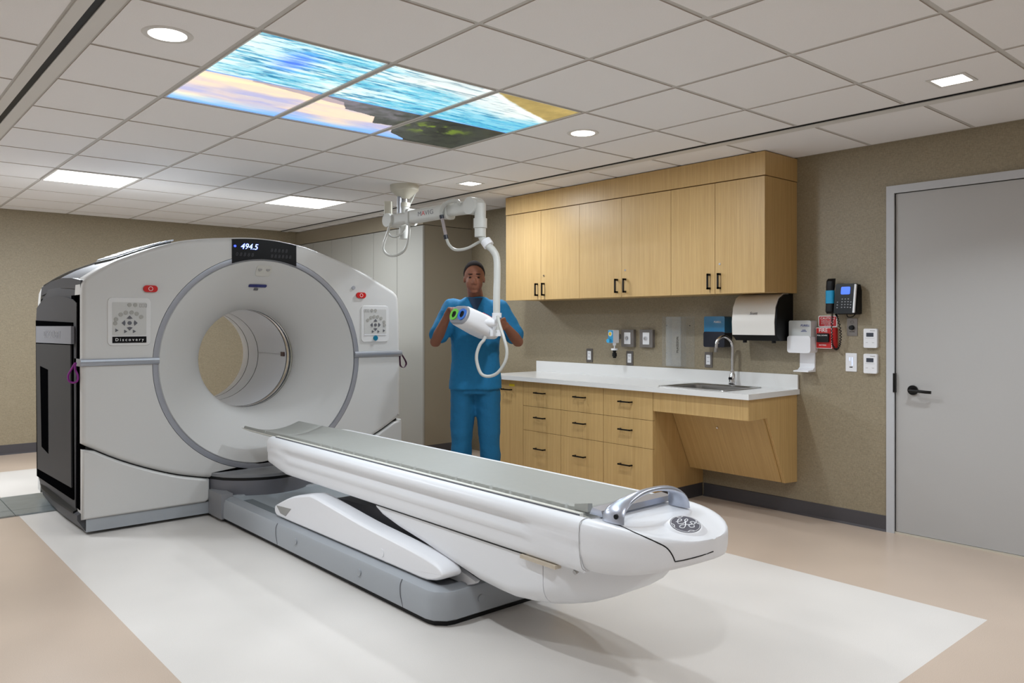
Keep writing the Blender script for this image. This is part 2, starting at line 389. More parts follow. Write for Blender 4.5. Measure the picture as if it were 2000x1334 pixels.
# seascape light panels
def vnoise(u, v, seed, oct=4):
    out = 0; amp = 1; tot = 0
    for o in range(oct):
        rs = np.random.RandomState(seed+o); G = rs.rand(64, 64)
        ui, vi = np.floor(u).astype(int), np.floor(v).astype(int); fu, fv = u-ui, v-vi
        fu = fu*fu*(3-2*fu); fv = fv*fv*(3-2*fv)
        a = G[ui % 64, vi % 64]; b = G[(ui+1) % 64, vi % 64]; c = G[ui % 64, (vi+1) % 64]; d_ = G[(ui+1) % 64, (vi+1) % 64]
        out = out+amp*((a*(1-fu)+b*fu)*(1-fv)+(c*(1-fu)+d_*fu)*fv); tot += amp; amp *= .55; u = u*2.03; v = v*2.03
    return out/tot
def seascape(X, Y):
    # X 0..1.83 along, Y 0..1.207 (0 nearest the viewpoint)
    L3 = lambda c: np.array(c, float)
    def mixc(a, b, t): return a*(1-t[..., None])+b*t[..., None]
    n1 = vnoise(X*3, Y*30, 1); n2 = vnoise(X*8, Y*70, 7); n3 = vnoise(X*14, Y*14, 13)
    H = .641
    sea = mixc(L3([205, 236, 240])*np.ones(X.shape+(3,)), L3([60, 170, 205]), np.clip((n1-.42)*4, 0, 1)*.8)
    sea = mixc(sea, L3([20, 105, 150]), np.clip((n2-.56)*7, 0, 1)*.8)
    n4 = vnoise(X*20, Y*160, 71); sea = mixc(sea, L3([235, 240, 225]), np.clip((n4-.55)*6, 0, 1)*.5); sea = mixc(sea, L3([40, 90, 120]), np.clip((.42-n4)*6, 0, 1)*.4)
    sea = mixc(sea, L3([245, 240, 210]), np.clip((n1-.3)*-6+.2, 0, 1)*.6)
    rt = np.clip((X-.9)/.9, 0, 1)*np.clip(1-np.abs(Y-.48)/.35, 0, 1)
    sea = mixc(sea, L3([20, 150, 200]), rt*.75*(.6+.6*n2))
    foam = np.clip((.36-Y+.10*np.sin(X*5)+.1*(n3-.5))*7, 0, 1)*np.clip((X-.55)*3, 0, 1)
    fc = mixc(L3([222, 228, 226])*np.ones(X.shape+(3,)), L3([120, 140, 150]), np.clip((n2-.55)*6, 0, 1)*.7)
    sea = mixc(sea, fc, foam*.9)
    bx = np.exp(-((X-.28)/.07)**2-((Y-.28)/.12)**2); sea = mixc(sea, L3([70, 120, 255]), np.clip(bx*1.3*n1*1.4, 0, 1))
    # sand in the near right corner
    sb = .02+.27*np.clip((X-1.22)/.6, 0, 1)**.8
    sand = np.clip((sb-Y+.02*(n3-.5))*60, 0, 1)*(X > 1.2)
    sc = mixc(L3([178, 158, 96])*np.ones(X.shape+(3,)), L3([130, 112, 62]), n3)
    sea = mixc(sea, L3([236, 238, 236]), np.clip(1-np.abs(Y-sb-.02)*28, 0, 1)*(X > 1.15)*.8)
    sea = mixc(sea, sc, sand)
    # sky above the horizon
    t = np.clip((Y-H)/(1.207-H), 0, 1); c1 = vnoise(X*2.2, Y*9, 21)
    sky = mixc(L3([232, 208, 184])*np.ones(X.shape+(3,)), L3([172, 172, 206]), np.clip((c1-.45)*4+t*.9-.1+X*.25, 0, 1))
    sky = mixc(sky, L3([252, 238, 180]), np.clip((vnoise(X*1.6, Y*14, 33)-.55)*6, 0, 1)*.8*np.clip(1.2-X, 0, 1))
    sky = mixc(sky, L3([120, 175, 245]), np.clip((t-.68)*5+(c1-.5)*1.5, 0, 1))
    img = np.where((Y > H)[..., None], sky, sea)
    img = mixc(img, L3([70, 130, 235]), np.clip(1-np.abs(Y-H)*70, 0, 1)*.8)
    # far headland, then the wooded cliff
    h1 = H+np.clip((X-.25)*.16, 0, None)*(X < 1)+.02*(n3-.5)
    m1 = ((Y > H) & (Y < h1+.02) & (X > .25) & (X < 1.2)); img[m1] = img[m1]*.35+L3([140, 128, 150])*.65
    h2 = H+np.interp(X, [.58, .75, .82, 1.02, 1.08, 1.2, 1.28, 1.42, 1.5, 2], [0, .05, .16, .19, .32, .30, .44, .52, .7, .7])+.02*(n3-.5)
    m2 = (Y > H) & (Y < h2)
    cl = mixc(L3([112, 108, 118])*np.ones(X.shape+(3,)), L3([40, 46, 36]), np.clip((X-.75)*1.6+(n3-.5)*1.2, 0, 1))
    cl = mixc(cl, L3([18, 22, 18]), np.clip((vnoise(X*22, Y*22, 61)-.5)*4, 0, 1)*np.clip((X-.9)*2, 0, 1))
    gr = np.clip((vnoise(X*16, Y*16, 51)-.48)*5, 0, 1)*np.clip(1-((X-1.45)/.28)**2-((Y-.85)/.16)**2, 0, 1)
    cl = mixc(cl, L3([110, 135, 30]), gr); img[m2] = cl[m2]
    return np.clip(img, 0, 255)
ART = nodes('seascape_print'); m_, nt_, b_, N_, L_ = ART
at_ = N_('ShaderNodeAttribute'); at_.attribute_name = 'print'
L_(at_.outputs['Color'], b_.inputs['Base Color']); L_(at_.outputs['Color'], b_.inputs['Emission Color'])
b_.inputs['Emission Strength'].default_value = .95; b_.inputs['Roughness'].default_value = .35
AL = ['left panel of the backlit seascape, sunset sky and ocean', 'middle panel of the backlit seascape, waves and dark headland', 'right panel of the backlit seascape, sand and dark wooded cliff']
for k in range(3):
    x0, x1, y0, y1 = OX+k*S+.012, OX+(k+1)*S-.012, OY-2*SY+.012, OY-.012
    t = thing('seascape_light_panel', ((x0+x1)/2, (y0+y1)/2, CEIL), AL[k], 'light panel', 'backlit seascape ceiling panels')
    bm = B(); nx, ny = 150, 300; la = bm.loops.layers.float_color.new('print') if False else None
    vs = [[bm.verts.new((x0+(x1-x0)*i/nx, y0+(y1-y0)*j/ny, CEIL+.003)) for j in range(ny+1)] for i in range(nx+1)]
    for i in range(nx):
        for j in range(ny): bm.faces.new((vs[i][j], vs[i][j+1], vs[i+1][j+1], vs[i+1][j]))
    o = finish('printed_diffuser', bm, m_, t, smooth=0)
    me = o.data; co = np.zeros(len(me.vertices)*3); me.vertices.foreach_get('co', co); co = co.reshape(-1, 3)+np.array(t.location)
    img = seascape(co[:, 0]-OX, co[:, 1]-(OY-2*SY))/255
    li = np.where(img <= .04045, img/12.92, ((img+.055)/1.055)**2.4)
    ca = me.color_attributes.new('print', 'FLOAT_COLOR', 'POINT'); ca.data.foreach_set('color', np.hstack([li, np.ones((len(li), 1))]).ravel())
    bm = B()
    for a in ((x0-.001, x0+.006, y0, y1), (x1-.006, x1+.001, y0, y1), (x0, x1, y0-.001, y0+.006), (x0, x1, y1-.006, y1+.001)): box(bm, *a, CEIL-.002, CEIL+.008)
    finish('frame', bm, GRID, t)
area('seascape_lamp', OX+1.5*S, OY-SY, 1.8, 1.15, 14, z=CEIL-.015, col=(.85, .94, 1))

# ================================================================== TALL CLOSETS (far right corner)
CX, CY0 = 4.44, 6.44
cw = (YF-.003-CY0)/6
names = ['tall taupe cabinet nearest the person, at the open end of the row', 'tall taupe cabinet in the middle of the row', 'tall taupe cabinet in the far corner of the room']
for u in range(3):
    y0 = CY0+2*u*cw; y1 = y0+2*cw-.001
    t = thing('tall_cabinet', ((CX+XW)/2, (y0+y1)/2, 0), names[u], 'cabinet', 'tall built-in cabinets')
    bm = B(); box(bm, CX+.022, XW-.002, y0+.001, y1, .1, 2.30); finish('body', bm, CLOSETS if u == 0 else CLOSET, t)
    bm = B(); box(bm, CX+.07, XW-.002, y0+.001, y1, 0, .1); finish('toe_kick', bm, BASEB, t)
    for k in range(2):
        bm = B(); a = y0+k*cw+.003; box(bm, CX, CX+.02, a, a+cw-.005, .105, 2.296); finish('door', bm, CLOSET, t, bev=.0015, seg=1)
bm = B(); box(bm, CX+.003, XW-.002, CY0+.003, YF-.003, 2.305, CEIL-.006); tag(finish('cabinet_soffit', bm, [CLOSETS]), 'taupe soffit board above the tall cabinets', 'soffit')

# ================================================================== UPPER OAK CABINETS
XU, UZ0, UZ1 = 4.646, 1.53, 2.30
def door_handle_v(bm, x, y, z0, z1):
    box(bm, x-.034, x-.026, y-.006, y+.006, z0, z1); 
    for z in (z0+.007, z1-.007): box(bm, x-.034, x, y-.006, y+.006, z-.007, z+.007)
UL = ['wall-hung oak cabinet at the person\'s end, with two doors', 'middle wall-hung oak cabinet with two wide doors', 'wall-hung oak cabinet above the sink and towel dispenser']
for (y0, ym, y1), lab in zip(((4.483, 4.947, 5.413), (3.555, 4.03, 4.483), (2.79, 3.176, 3.555)), UL):
    t = thing('wall_cabinet', ((XU+XW)/2, (y0+y1)/2, UZ0), lab, 'cabinet', 'wall-hung oak cabinets')
    bm = B(); box(bm, XU+.021, XW-.002, y0+.001, y1-.001, UZ0+.0, UZ1-.002); finish('body', bm, WOOD, t)
    for a, b, hy in ((y0, ym, ym-.042), (ym, y1, ym+.042)):
        bm = B(); box(bm, XU, XU+.02, a+.0015, b-.0015, UZ0-.004, UZ1-.004); dd = finish('door', bm, WOOD, t, bev=.001, seg=1)
        bm = B(); door_handle_v(bm, XU, hy, 1.558, 1.668); finish('handle', bm, HANDLE, dd, bev=.001, seg=1)
        if a == y0:
            bm = B(); cyl(bm, (XU, ym-.04, 1.732), (XU-.005, ym-.04, 1.732), .008); finish('lock', bm, CHROME, dd)
bm = B(); box(bm, XU-.001, XW-.002, 2.788, 5.415, UZ1+.003, CEIL-.006); tag(finish('oak_fascia', bm, WOOD), 'long oak fascia board closing the gap above the wall-hung cabinets', 'fascia')

# ================================================================== LOWER OAK CABINETS
XB, CT0, CT1 = 4.452, .83, .866
rows = [(.622, .826), (.416, .619), (.104, .413)]
def hh(bm, y, z, w=.06):
    box(bm, XB-.034, XB-.026, y-w, y+w, z-.005, z+.005)
    for s in (-1, 1): box(bm, XB-.034, XB, y+s*(w-.006)-.005, y+s*(w-.006)+.005, z-.005, z+.005)
cols = [(4.962, 5.428), (4.505, 4.96), (4.045, 4.503), (3.566, 4.043)]
LL = ['oak base cabinet with one tall door behind the person', 'oak drawer unit next to the tall-door cabinet', 'oak drawer unit in the middle of the counter', 'oak drawer unit beside the open space under the sink']
for (y0, y1), lab, k in zip(cols, LL, range(4)):
    t = thing('base_cabinet', ((XB+XW)/2, (y0+y1)/2, 0), lab, 'cabinet', 'oak base cabinets')
    bm = B(); box(bm, XB+.021, XW-.002, y0, y1, .1, CT0-.001); finish('body', bm, WOOD, t)
    bm = B(); box(bm, XB+.03, XW-.012, y0+.0, y1-.0, 0, .1); finish('toe_kick', bm, BASEB, t)
    if k == 0:
        bm = B(); box(bm, XB, XB+.02, y0+.0015, y1-.0015, .104, .826); dd = finish('door', bm, WOOD, t, bev=.001, seg=1)
        bm = B(); hh(bm, y0+.2, .745); finish('handle', bm, HANDLE, dd)
        bm = B(); box(bm, XB-.001, XB, y0+.11, y0+.18, .775, .795); s_ = finish('sticker', bm, YELLOW, dd); s_['label'] = 'yellow sticker'
    else:
        for z0, z1 in rows:
            bm = B(); box(bm, XB, XB+.02, y0+.0015, y1-.0015, z0, z1); dd = finish('drawer', bm, WOOD, t, bev=.001, seg=1)
            bm = B(); hh(bm, (y0+y1)/2+.01, z0+.118 if z0 > .2 else z0+.17); finish('handle', bm, HANDLE, dd)
# counter with cut-out for the sink
SX0, SX1, SY0_, SY1_ = 4.53, 4.93, 3.02, 3.54
t = thing('countertop', (4.74, 4.1, CT0), 'long white countertop with raised backsplash', 'countertop')
bm = B(); xs = [4.42, SX0, SX1, XW-.002]; ys = [2.77, SY0_, SY1_, 5.43]
for i in range(3):
    for j in range(3):
        if not (i == 1 and j == 1): box(bm, xs[i], xs[i+1], ys[j], ys[j+1], CT0, CT1)
bmesh.ops.remove_doubles(bm, verts=bm.verts, dist=1e-5)
finish('slab', bm, QUARTZ, t, smooth=0)
bm = B(); box(bm, XW-.02, XW-.003, 2.775, 5.43, CT1, .965); finish('backsplash', bm, QUARTZ, t, bev=.001, seg=1)
t = thing('sink', ((SX0+SX1)/2, (SY0_+SY1_)/2, .70), 'stainless steel drop-in sink in the white countertop', 'sink')
bm = B(); cx, cy = (SX0+SX1)/2, (SY0_+SY1_)/2
def sr(hx, hy, z, r): return [(cx+u, cy+v, z) for u, v in rrect(-hx, hx, -hy, hy, r)]
loft(bm, [sr(.235, .285, CT1+.001, .03), sr(.233, .283, CT1+.005, .03), sr(.2, .25, CT1+.005, .05), sr(.19, .24, CT1-.002, .05), sr(.18, .23, .72, .05), sr(.03, .03, .705, .029)], cap0=False)
finish('basin', bm, STEEL, t)
bm = B(); cyl(bm, (cx, cy, .7045), (cx, cy, .709), .03); finish('drain', bm, CHROME, t)
# tap
tp = on(1442, 752, 'z', CT1+.005); tx, ty = 4.965, 3.245
t = thing('tap', (tx, ty, CT1+.005), 'chrome gooseneck tap with sensor base behind the sink', 'tap')
bm = B(); lathe(bm, [(0, .027), (.012, .028), (.05, .026), (.075, .02), (.09, .0135), (.10, .0135)], (tx, ty, CT1+.005), n=24); finish('base', bm, CHROME, t)
bm = B(); tube(bm, [(tx, ty, CT1+.09), (tx, ty, CT1+.2), (tx, ty, CT1+.29), (tx-.02, ty+.01, CT1+.335), (tx-.07, ty+.03, CT1+.36), (tx-.115, ty+.05, CT1+.33), (tx-.125, ty+.055, CT1+.27)], .0115, n=14); finish('spout', bm, CHROME, t)
bm = B(); cyl(bm, (tx-.124, ty+.0545, CT1+.275), (tx-.1255, ty+.0555, CT1+.245), .0135); finish('aerator', bm, STEEL, t)
bm = B(); box(bm, tx-.032, tx-.024, ty-.012, ty+.012, CT1+.045, CT1+.062); finish('sensor', bm, BLACKG, t, bev=.002)
# apron and slanted panel under the sink
t = thing('sink_enclosure', (4.76, 3.17, .23), 'oak apron with slanted access panel below the sink', 'panel')
bm = B(); box(bm, XB, XB+.02, 2.79, 3.563, .692, .826); finish('apron', bm, WOOD, t, bev=.001, seg=1)
poly = [(XB+.021, .826), (XB+.021, .692), (4.675, .692), (4.90, .232), (XW-.002, .222), (XW-.002, .826)]
bm = B(); prism(bm, [(a, b) for a, b in poly], 'y', 2.79, 2.812); finish('side_panel', bm, WOOD, t)
bm = B(); prism(bm, [(4.655, .70), (4.668, .715), (4.905, .25), (4.888, .236)], 'y', 2.814, 3.562); sp = finish('slanted_panel', bm, WOOD_S, t)
bm = B(); prism(bm, [(4.89, .236), (4.905, .25), (XW-.002, .245), (XW-.002, .228)], 'y', 2.814, 3.562); finish('bottom_panel', bm, WOOD, t)
bm = B(); c_ = Vector((4.715, 3.2, .59)); cyl(bm, c_, c_+Vector((-.012, 0, -.006)), .007); finish('lock', bm, CHROME, sp)

# ================================================================== THINGS ON THE CABINET WALL
Rw, Up = (0, -1, 0), (0, 0, 1)
def wq(px, py, x=XW): p = on(px, py, 'x', x); return p.y, p.z
def wbox(name, px0, py0, px1, py1, dpt, m, parent, r=.004, x=XW, n=4, bev=.0015):
    y0, z0 = wq(px0, py1, x); y1, z1 = wq(px1, py0, x)
    bm = B(); prism(bm, rrect(y0, y1, z0, z1, r, n), 'x', x, x-dpt); return finish(name, bm, m, parent, bev=bev, seg=2 if bev else 1)
def wthing(name, px, py, label, cat, group=None):
    y, z = wq(px, py); return thing(name, (XW, y, z), label, cat, group)
def outlet(x0, x1, y0, y1, lab):
    t = wthing('power_outlet', (x0+x1)/2, y1, lab, 'outlet', 'outlets above the counter')
    wbox('plate', x0, y0, x1, y1, .006, PLATE, t)
    mx = (x0+x1)/2; mw = (x1-x0)*.27; q = wbox('socket', mx-mw, y0+(y1-y0)*.18, mx+mw, y1-(y1-y0)*.18, .009, WHITE3, t, r=.002)
    for f in (.34, .62):
        y, z = wq(mx, y0+(y1-y0)*f)
        for dy in (-.006, .006): bm = B(); box(bm, XW-.0098, XW-.0085, y+dy-.0012, y+dy+.0012, z-.004, z+.004); finish('slot', bm, BLACK, q)
outlet(1146, 1158, 681, 707, 'power outlet with a steel plate above the left end of the backsplash')
outlet(1224, 1237, 686, 713, 'power outlet under the blue suction regulator')
outlet(1377, 1392, 688, 717, 'power outlet between the acrylic holder and the sink tap')
def gasbox(x0, x1, y0, y1, lab):
    t = wthing('gas_outlet', (x0+x1)/2, y1, lab, 'gas outlet', 'medical gas outlets')
    wbox('housing', x0, y0, x1, y1, .03, PLATEG, t)
    dx = (x1-x0)*.25; y_ = y1-y0
    f = wbox('faceplate', x0+dx, y0+y_*.16, x1-dx, y1-y_*.16, .033, WHITE3, t, r=.003, x=XW)
    yy, zz = wq((x0+x1)/2, (y0+y1)/2)
    bm = B(); lathe(bm, [(-.033, .018), (-.045, .017), (-.045, .010), (-.04, .009)], (XW, yy, zz), 'x', 24); finish('connector', bm, CHROME, t)
gasbox(1218, 1242, 644, 677, 'grey medical gas outlet box behind the blue regulator')
gasbox(1254, 1279, 644, 678, 'grey medical gas outlet box left of the acrylic holder')
# suction regulator
t = wthing('suction_regulator', 1214, 706, 'blue-faced suction regulator with black trap hanging from it', 'regulator')
y, z = wq(1213, 657)
bm = B(); prism(bm, rrect(y-.028, y+.028, z-.055, z+.055, .006), 'x', XW-.06, XW-.13); finish('body', bm, WHITE3, t, bev=.002)
bm = B(); box(bm, XW-.06, XW-.034, y-.03, y+.01, z-.02, z+.02); finish('adapter', bm, STEEL, t)
bm = B(); prism(bm, rrect(y-.026, y+.026, z-.053, z+.053, .008), 'x', XW-.131, XW-.134); fp = finish('face', bm, LBLUE, t)
bm = B(); cyl(bm, (XW-.134, y, z+.022), (XW-.14, y, z+.022), .02); g_ = finish('gauge', bm, WHITE3, t)
bm = B(); cyl(bm, (XW-.14, y, z+.022), (XW-.1405, y, z+.022), .014); finish('dial', bm, YELLOW, g_)
bm = B(); cyl(bm, (XW-.13, y+.006, z-.035), (XW-.16, y+.006, z-.035), .019, .017); finish('knob', bm, LBLUE, t, bev=.002)
bm = B(); cyl(bm, (XW-.095, y-.01, z-.055), (XW-.095, y-.01, z-.075), .014); cyl(bm, (XW-.095, y-.01, z-.075), (XW-.095, y-.01, z-.1), .006)
cyl(bm, (XW-.095, y-.01, z-.1), (XW-.095, y-.01, z-.115), .028); finish('fitting', bm, WHITE3, t)
bm = B(); lathe(bm, [(-.115, .016), (-.135, .013), (-.14, .019), (-.165, .02), (-.17, .014), (-.18, .014)], (XW-.095, y-.01, z), 'z', 20); finish('trap', bm, BLACK, t)
# acrylic holder
t = wthing('acrylic_glove_holder', 1325, 716, 'clear acrylic box holder mounted on the wall between gas outlet and soap', 'holder')
wbox('back_plate', 1294, 618, 1357, 715, .004, CLEAR, t, r=.002, bev=0)
y0, z0 = wq(1312, 714); y1, z1 = wq(1341, 619)
bm = B(); box(bm, XW-.075, XW-.072, y0, y1, z0, z1); box(bm, XW-.075, XW-.004, y0-.003, y0, z0, z1); box(bm, XW-.075, XW-.004, y1, y1+.003, z0, z1); box(bm, XW-.075, XW-.004, y1, y0, z0, z0+.003)
finish('pocket', bm, CLEAR, t, smooth=0)
text('McKESSON', (XW-.0765, min(y0, y1)+.03, z0+.17), (0, 0, 1), (0, 1, 0), .026, BLACK, t)
for a in ((1303, 636), (1303, 689), (1348, 636)): yy, zz = wq(*a); bm = B(); cyl(bm, (XW-.004, yy, zz), (XW-.008, yy, zz), .0035, n=10); finish('screw', bm, BLACK, t)
# soap dispenser
t = wthing('soap_dispenser', 1408, 677, 'soap dispenser with blue window and navy lower half', 'dispenser')
wbox('body', 1389, 648, 1430, 677, .10, NAVY, t, r=.015, bev=.006)
wbox('reservoir', 1389.5, 618, 1429.5, 652, .095, BLUE_S, t, r=.012, bev=.006)
y, z = wq(1401, 629, XW-.096); text('PURELL', (XW-.0962, y, z), Rw, Up, .02, WINK, t, italic=.3)
y, z = wq(1400, 670, XW-.101); text('GOJO', (XW-.1015, y, z), Rw, Up, .014, WINK, t, italic=.3)
# towel dispenser (curved hood)
t = wthing('towel_dispenser', 1500, 666, 'large white and black paper towel dispenser under the oak cabinet', 'dispenser')
y0, _ = wq(1549, 620); y1, _ = wq(1463, 620); zb, zt = 1.19, 1.525
side = [(XW, zb+.01), (XW-.17, zb+.01), (XW-.215, zb+.05), (XW-.22, zb+.14), (XW-.205, zb+.24), (XW-.17, zb+.30), (XW-.11, zb+.33), (XW, zt)]
bm = B(); prism(bm, side, 'y', y0, y1); finish('body', bm, BLACKG, t, bev=.006)
hood = [(XW-.205, zb+.05), (XW-.222, zb+.05), (XW-.2275, zb+.14), (XW-.213, zb+.243), (XW-.175, zb+.308), (XW-.115, zb+.337), (XW-.04, zb+.342), (XW-.04, zb+.332), (XW-.11, zb+.328), (XW-.17, zb+.298)]
bm = B(); prism(bm, hood, 'y', y0+.012, y1-.004); finish('hood', bm, mat('hood_white', (224, 220, 214), .25), t, bev=.002)
text('Scott', (XW-.2235, (y0+y1)/2+.0, zb+.20), Rw, (.12, 0, 1), .028, INK, t, italic=.3)
for yy in (y0+.06, y1-.06): bm = B(); cyl(bm, (XW-.15, yy, zb+.012), (XW-.15, yy, zb-.006), .014); finish('foot', bm, BLACK, t)
# sanitizer dispenser
t = wthing('sanitizer_dispenser', 1574, 726, 'white hand sanitizer dispenser with drip tray right of the counter', 'dispenser')
wbox('reservoir', 1553, 626, 1596, 660, .085, mat('clear_window', (214, 216, 214), .12, alpha=.75), t, r=.012, bev=.005)
wbox('bottle', 1558, 630, 1590, 660, .06, WHITE3, t, r=.01)
b_ = wbox('body', 1552, 656, 1597, 688, .10, WHITE3, t, r=.018, bev=.008)
y0, z0 = wq(1593, 726); y1, z1 = wq(1564, 686)
bm = B(); prism(bm, [(XW, z1), (XW-.012, z1), (XW-.014, z0+.03), (XW-.04, z0+.012), (XW-.1, z0+.008), (XW-.1, z0), (XW, z0)], 'y', y0, y1); finish('drip_tray', bm, WHITE3, t, bev=.002)
y, z = wq(1572, 636, XW-.086); text('PURELL', (XW-.0862, y, z), Rw, Up, .02, mat('navy_ink', (30, 50, 140), .4), t, italic=.3)
y, z = wq(1570, 646, XW-.086); text('HAND\nSANITIZER', (XW-.0862, y, z), Rw, Up, .009, mat('navy_ink', (30, 50, 140), .4), t)
# caution sign, fire pull station
t = wthing('caution_sign', 1617, 637, 'red caution sign above the fire alarm pull station', 'sign')
wbox('border', 1599, 616.5, 1635.5, 638.5, .004, WINK, t, r=.008); wbox('plate', 1600.5, 618, 1634, 637, .0048, REDS, t, r=.007, bev=0)
y, z = wq(1617, 622); text('CAUTION', (XW-.0055, y, z), Rw, Up, .022, WINK, t)
for k, s_ in enumerate(('ALARM WILL SOUND IF', 'COVER IS LIFTED PUSH', 'IN CASE OF FIRE ONLY', 'LIFT COVER')):
    y, z = wq(1617, 626.6+k*2.9); text(s_, (XW-.0055, y, z), Rw, Up, .0085, WINK, t)
t = wthing('fire_pull_station', 1617, 680, 'red fire alarm pull station with black handle below the caution sign', 'fire alarm')
wbox('border', 1598.5, 639.8, 1629.5, 680, .034, WINK, t, r=.004); wbox('housing', 1598, 640, 1636, 680, .03, RED, t, r=.004); wbox('face', 1599.5, 641, 1628.5, 679, .036, RED, t, r=.003, bev=0)
y, z = wq(1613, 645.5); text('FIRE', (XW-.037, y, z), Rw, Up, .034, WINK, t)
wbox('lever', 1602, 651, 1625, 668, .05, BLACK, t, r=.006); y, z = wq(1613, 655); text('PULL DOWN', (XW-.051, y, z), Rw, Up, .012, WINK, t)
y, z = wq(1612, 674); text('NOTIFIER', (XW-.037, y, z), Rw, Up, .012, WINK, t)
# phone
t = wthing('wall_phone', 1655, 612, 'black wall phone with blue-banded handset and glowing blue screen', 'phone')
y, z = wq(1665, 583)
bm = B(); prism(bm, [(XW, z-.10), (XW-.03, z-.105), (XW-.075, z-.085), (XW-.05, z+.07), (XW-.02, z+.09), (XW, z+.05)], 'y', y-.062, y+.085); finish('stand', bm, BLACK, t, bev=.003)
FX = lambda zz: XW-.082+(zz-z)*.16   # leaning face
def slab(name, ya, yb, za, zb_, d0, d1, m, par, bev=.003):
    bm = B(); loft(bm, [[(FX(v)-dd, u, v) for u, v in rrect(ya, yb, za, zb_, .008)] for dd in (d0, d1)]); return finish(name, bm, m, par, bev=bev)
ct = slab('console', y-.06, y+.075, z-.10, z+.095, -.02, .012, BLACKG, t)
slab('screen_glass', y-.026, y+.035, z+.025, z+.075, .012, .0135, EMS, ct, 0)
bm = B(); loft(bm, [[(FX(v)-dd, u, v) for u, v in rrect(y-.062, y-.052, z-.095, z+.09, .003)] for dd in (.0, .0145)]); finish('edge_strip', bm, WHITE3, ct)
bm = B()
for r_ in range(4):
    for c in range(3): yy, zz = y+.022-c*.02, z-.005-r_*.018; loft(bm, [[(FX(v)-dd, u, v) for u, v in rrect(yy-.004, yy+.004, zz-.003, zz+.003, .001, 1)] for dd in (.012, .0142)])
for zz in (-.025, -.043, -.061):
    for yy in (.052, -.036): loft(bm, [[(FX(v)-dd, u, v) for u, v in rrect(y+yy-.004, y+yy+.004, z+zz-.003, z+zz+.003, .001, 1)] for dd in (.012, .0142)])
finish('keypad', bm, mat('key_grey', (150, 150, 155), .5), ct)
hb = y+.108; ZT = z+.132; ZB = z-.10
hp = [(XW-.085, z-.11), (XW-.07, z-.04), (XW-.066, z+.02), (XW-.062, z+.07), (XW-.068, z+.125)]
bm = B(); loft(bm, [[(a-c_, hb+b, zz) for b, c_ in rrect(-.026, .026, -.0, th, .014)] for a, zz, th in ((XW-.072, ZB, .02), (XW-.07, ZB+.015, .04), (XW-.068, z-.05, .04), (XW-.072, z-.03, .032), (XW-.07, z+.055, .032), (XW-.062, z+.075, .042), (XW-.056, z+.115, .042), (XW-.055, ZT, .02))])
hs = finish('handset', bm, BLACK, t)
bm = B(); loft(bm, [[(a-c_, hb+b, zz) for b, c_ in rrect(-.0275, .0275, -.0015, th+.0015, .014)] for a, zz, th in ((XW-.072, z-.032, .033), (XW-.07, z+.053, .034))]); q = finish('band', bm, CYANB, hs); q['label'] = 'cyan band around the handset'
bm = B(); yy, zz = hb, ZB
cp = catmull([(XW-.06, hb, ZB), (XW-.05, hb+.006, ZB-.05), (XW-.045, hb+.01, ZB-.15), (XW-.045, hb-.0, ZB-.215), (XW-.045, hb-.022, ZB-.235), (XW-.045, hb-.045, ZB-.20), (XW-.045, hb-.05, ZB-.12), (XW-.045, hb-.03, ZB-.03), (XW-.05, hb-.02, ZB+.0)], 26)
pts = []
for i, p in enumerate(cp):
    d_ = (cp[min(i+1, len(cp)-1)]-cp[max(i-1, 0)]).normalized(); u_, v_ = frame_of(d_); a = i*1.1
    pts.append(p+u_*.0055*math.cos(a)+v_*.0055*math.sin(a))
tube(bm, pts, .0028, n=6, smooth=0); finish('coiled_cord', bm, BLACK, hs)
bm = B(); tube(bm, [(XW-.02, y+.03, z-.10), (XW-.04, y+.01, z-.122), (XW-.04, y-.02, z-.12), (XW-.02, y-.03, z-.10)], .003, n=8); finish('line_cord', bm, BLACK, t)
# steel plate with knob
t = wthing('volume_control', 1664, 656, 'steel wall plate with a black rotary knob below the phone', 'control')
wbox('plate', 1655, 622, 1675, 656, .004, PLATE, t, r=.002)
y, z = wq(1664.5, 640); bm = B(); cyl(bm, (XW-.004, y, z), (XW-.022, y, z), .017, .014); finish('knob', bm, BLACK, t, bev=.002)
y, z = wq(1664.5, 629); bm = B(); lathe(bm, [(-.004, .012), (-.006, .012), (-.006, .009), (-.004, .009)], (XW, y, z), 'x', 20, cap=False); finish('jack', bm, PLATEG, t)
y, z = wq(1664.5, 648); text('VOLUME', (XW-.0045, y, z), Rw, Up, .009, BLACK, t)
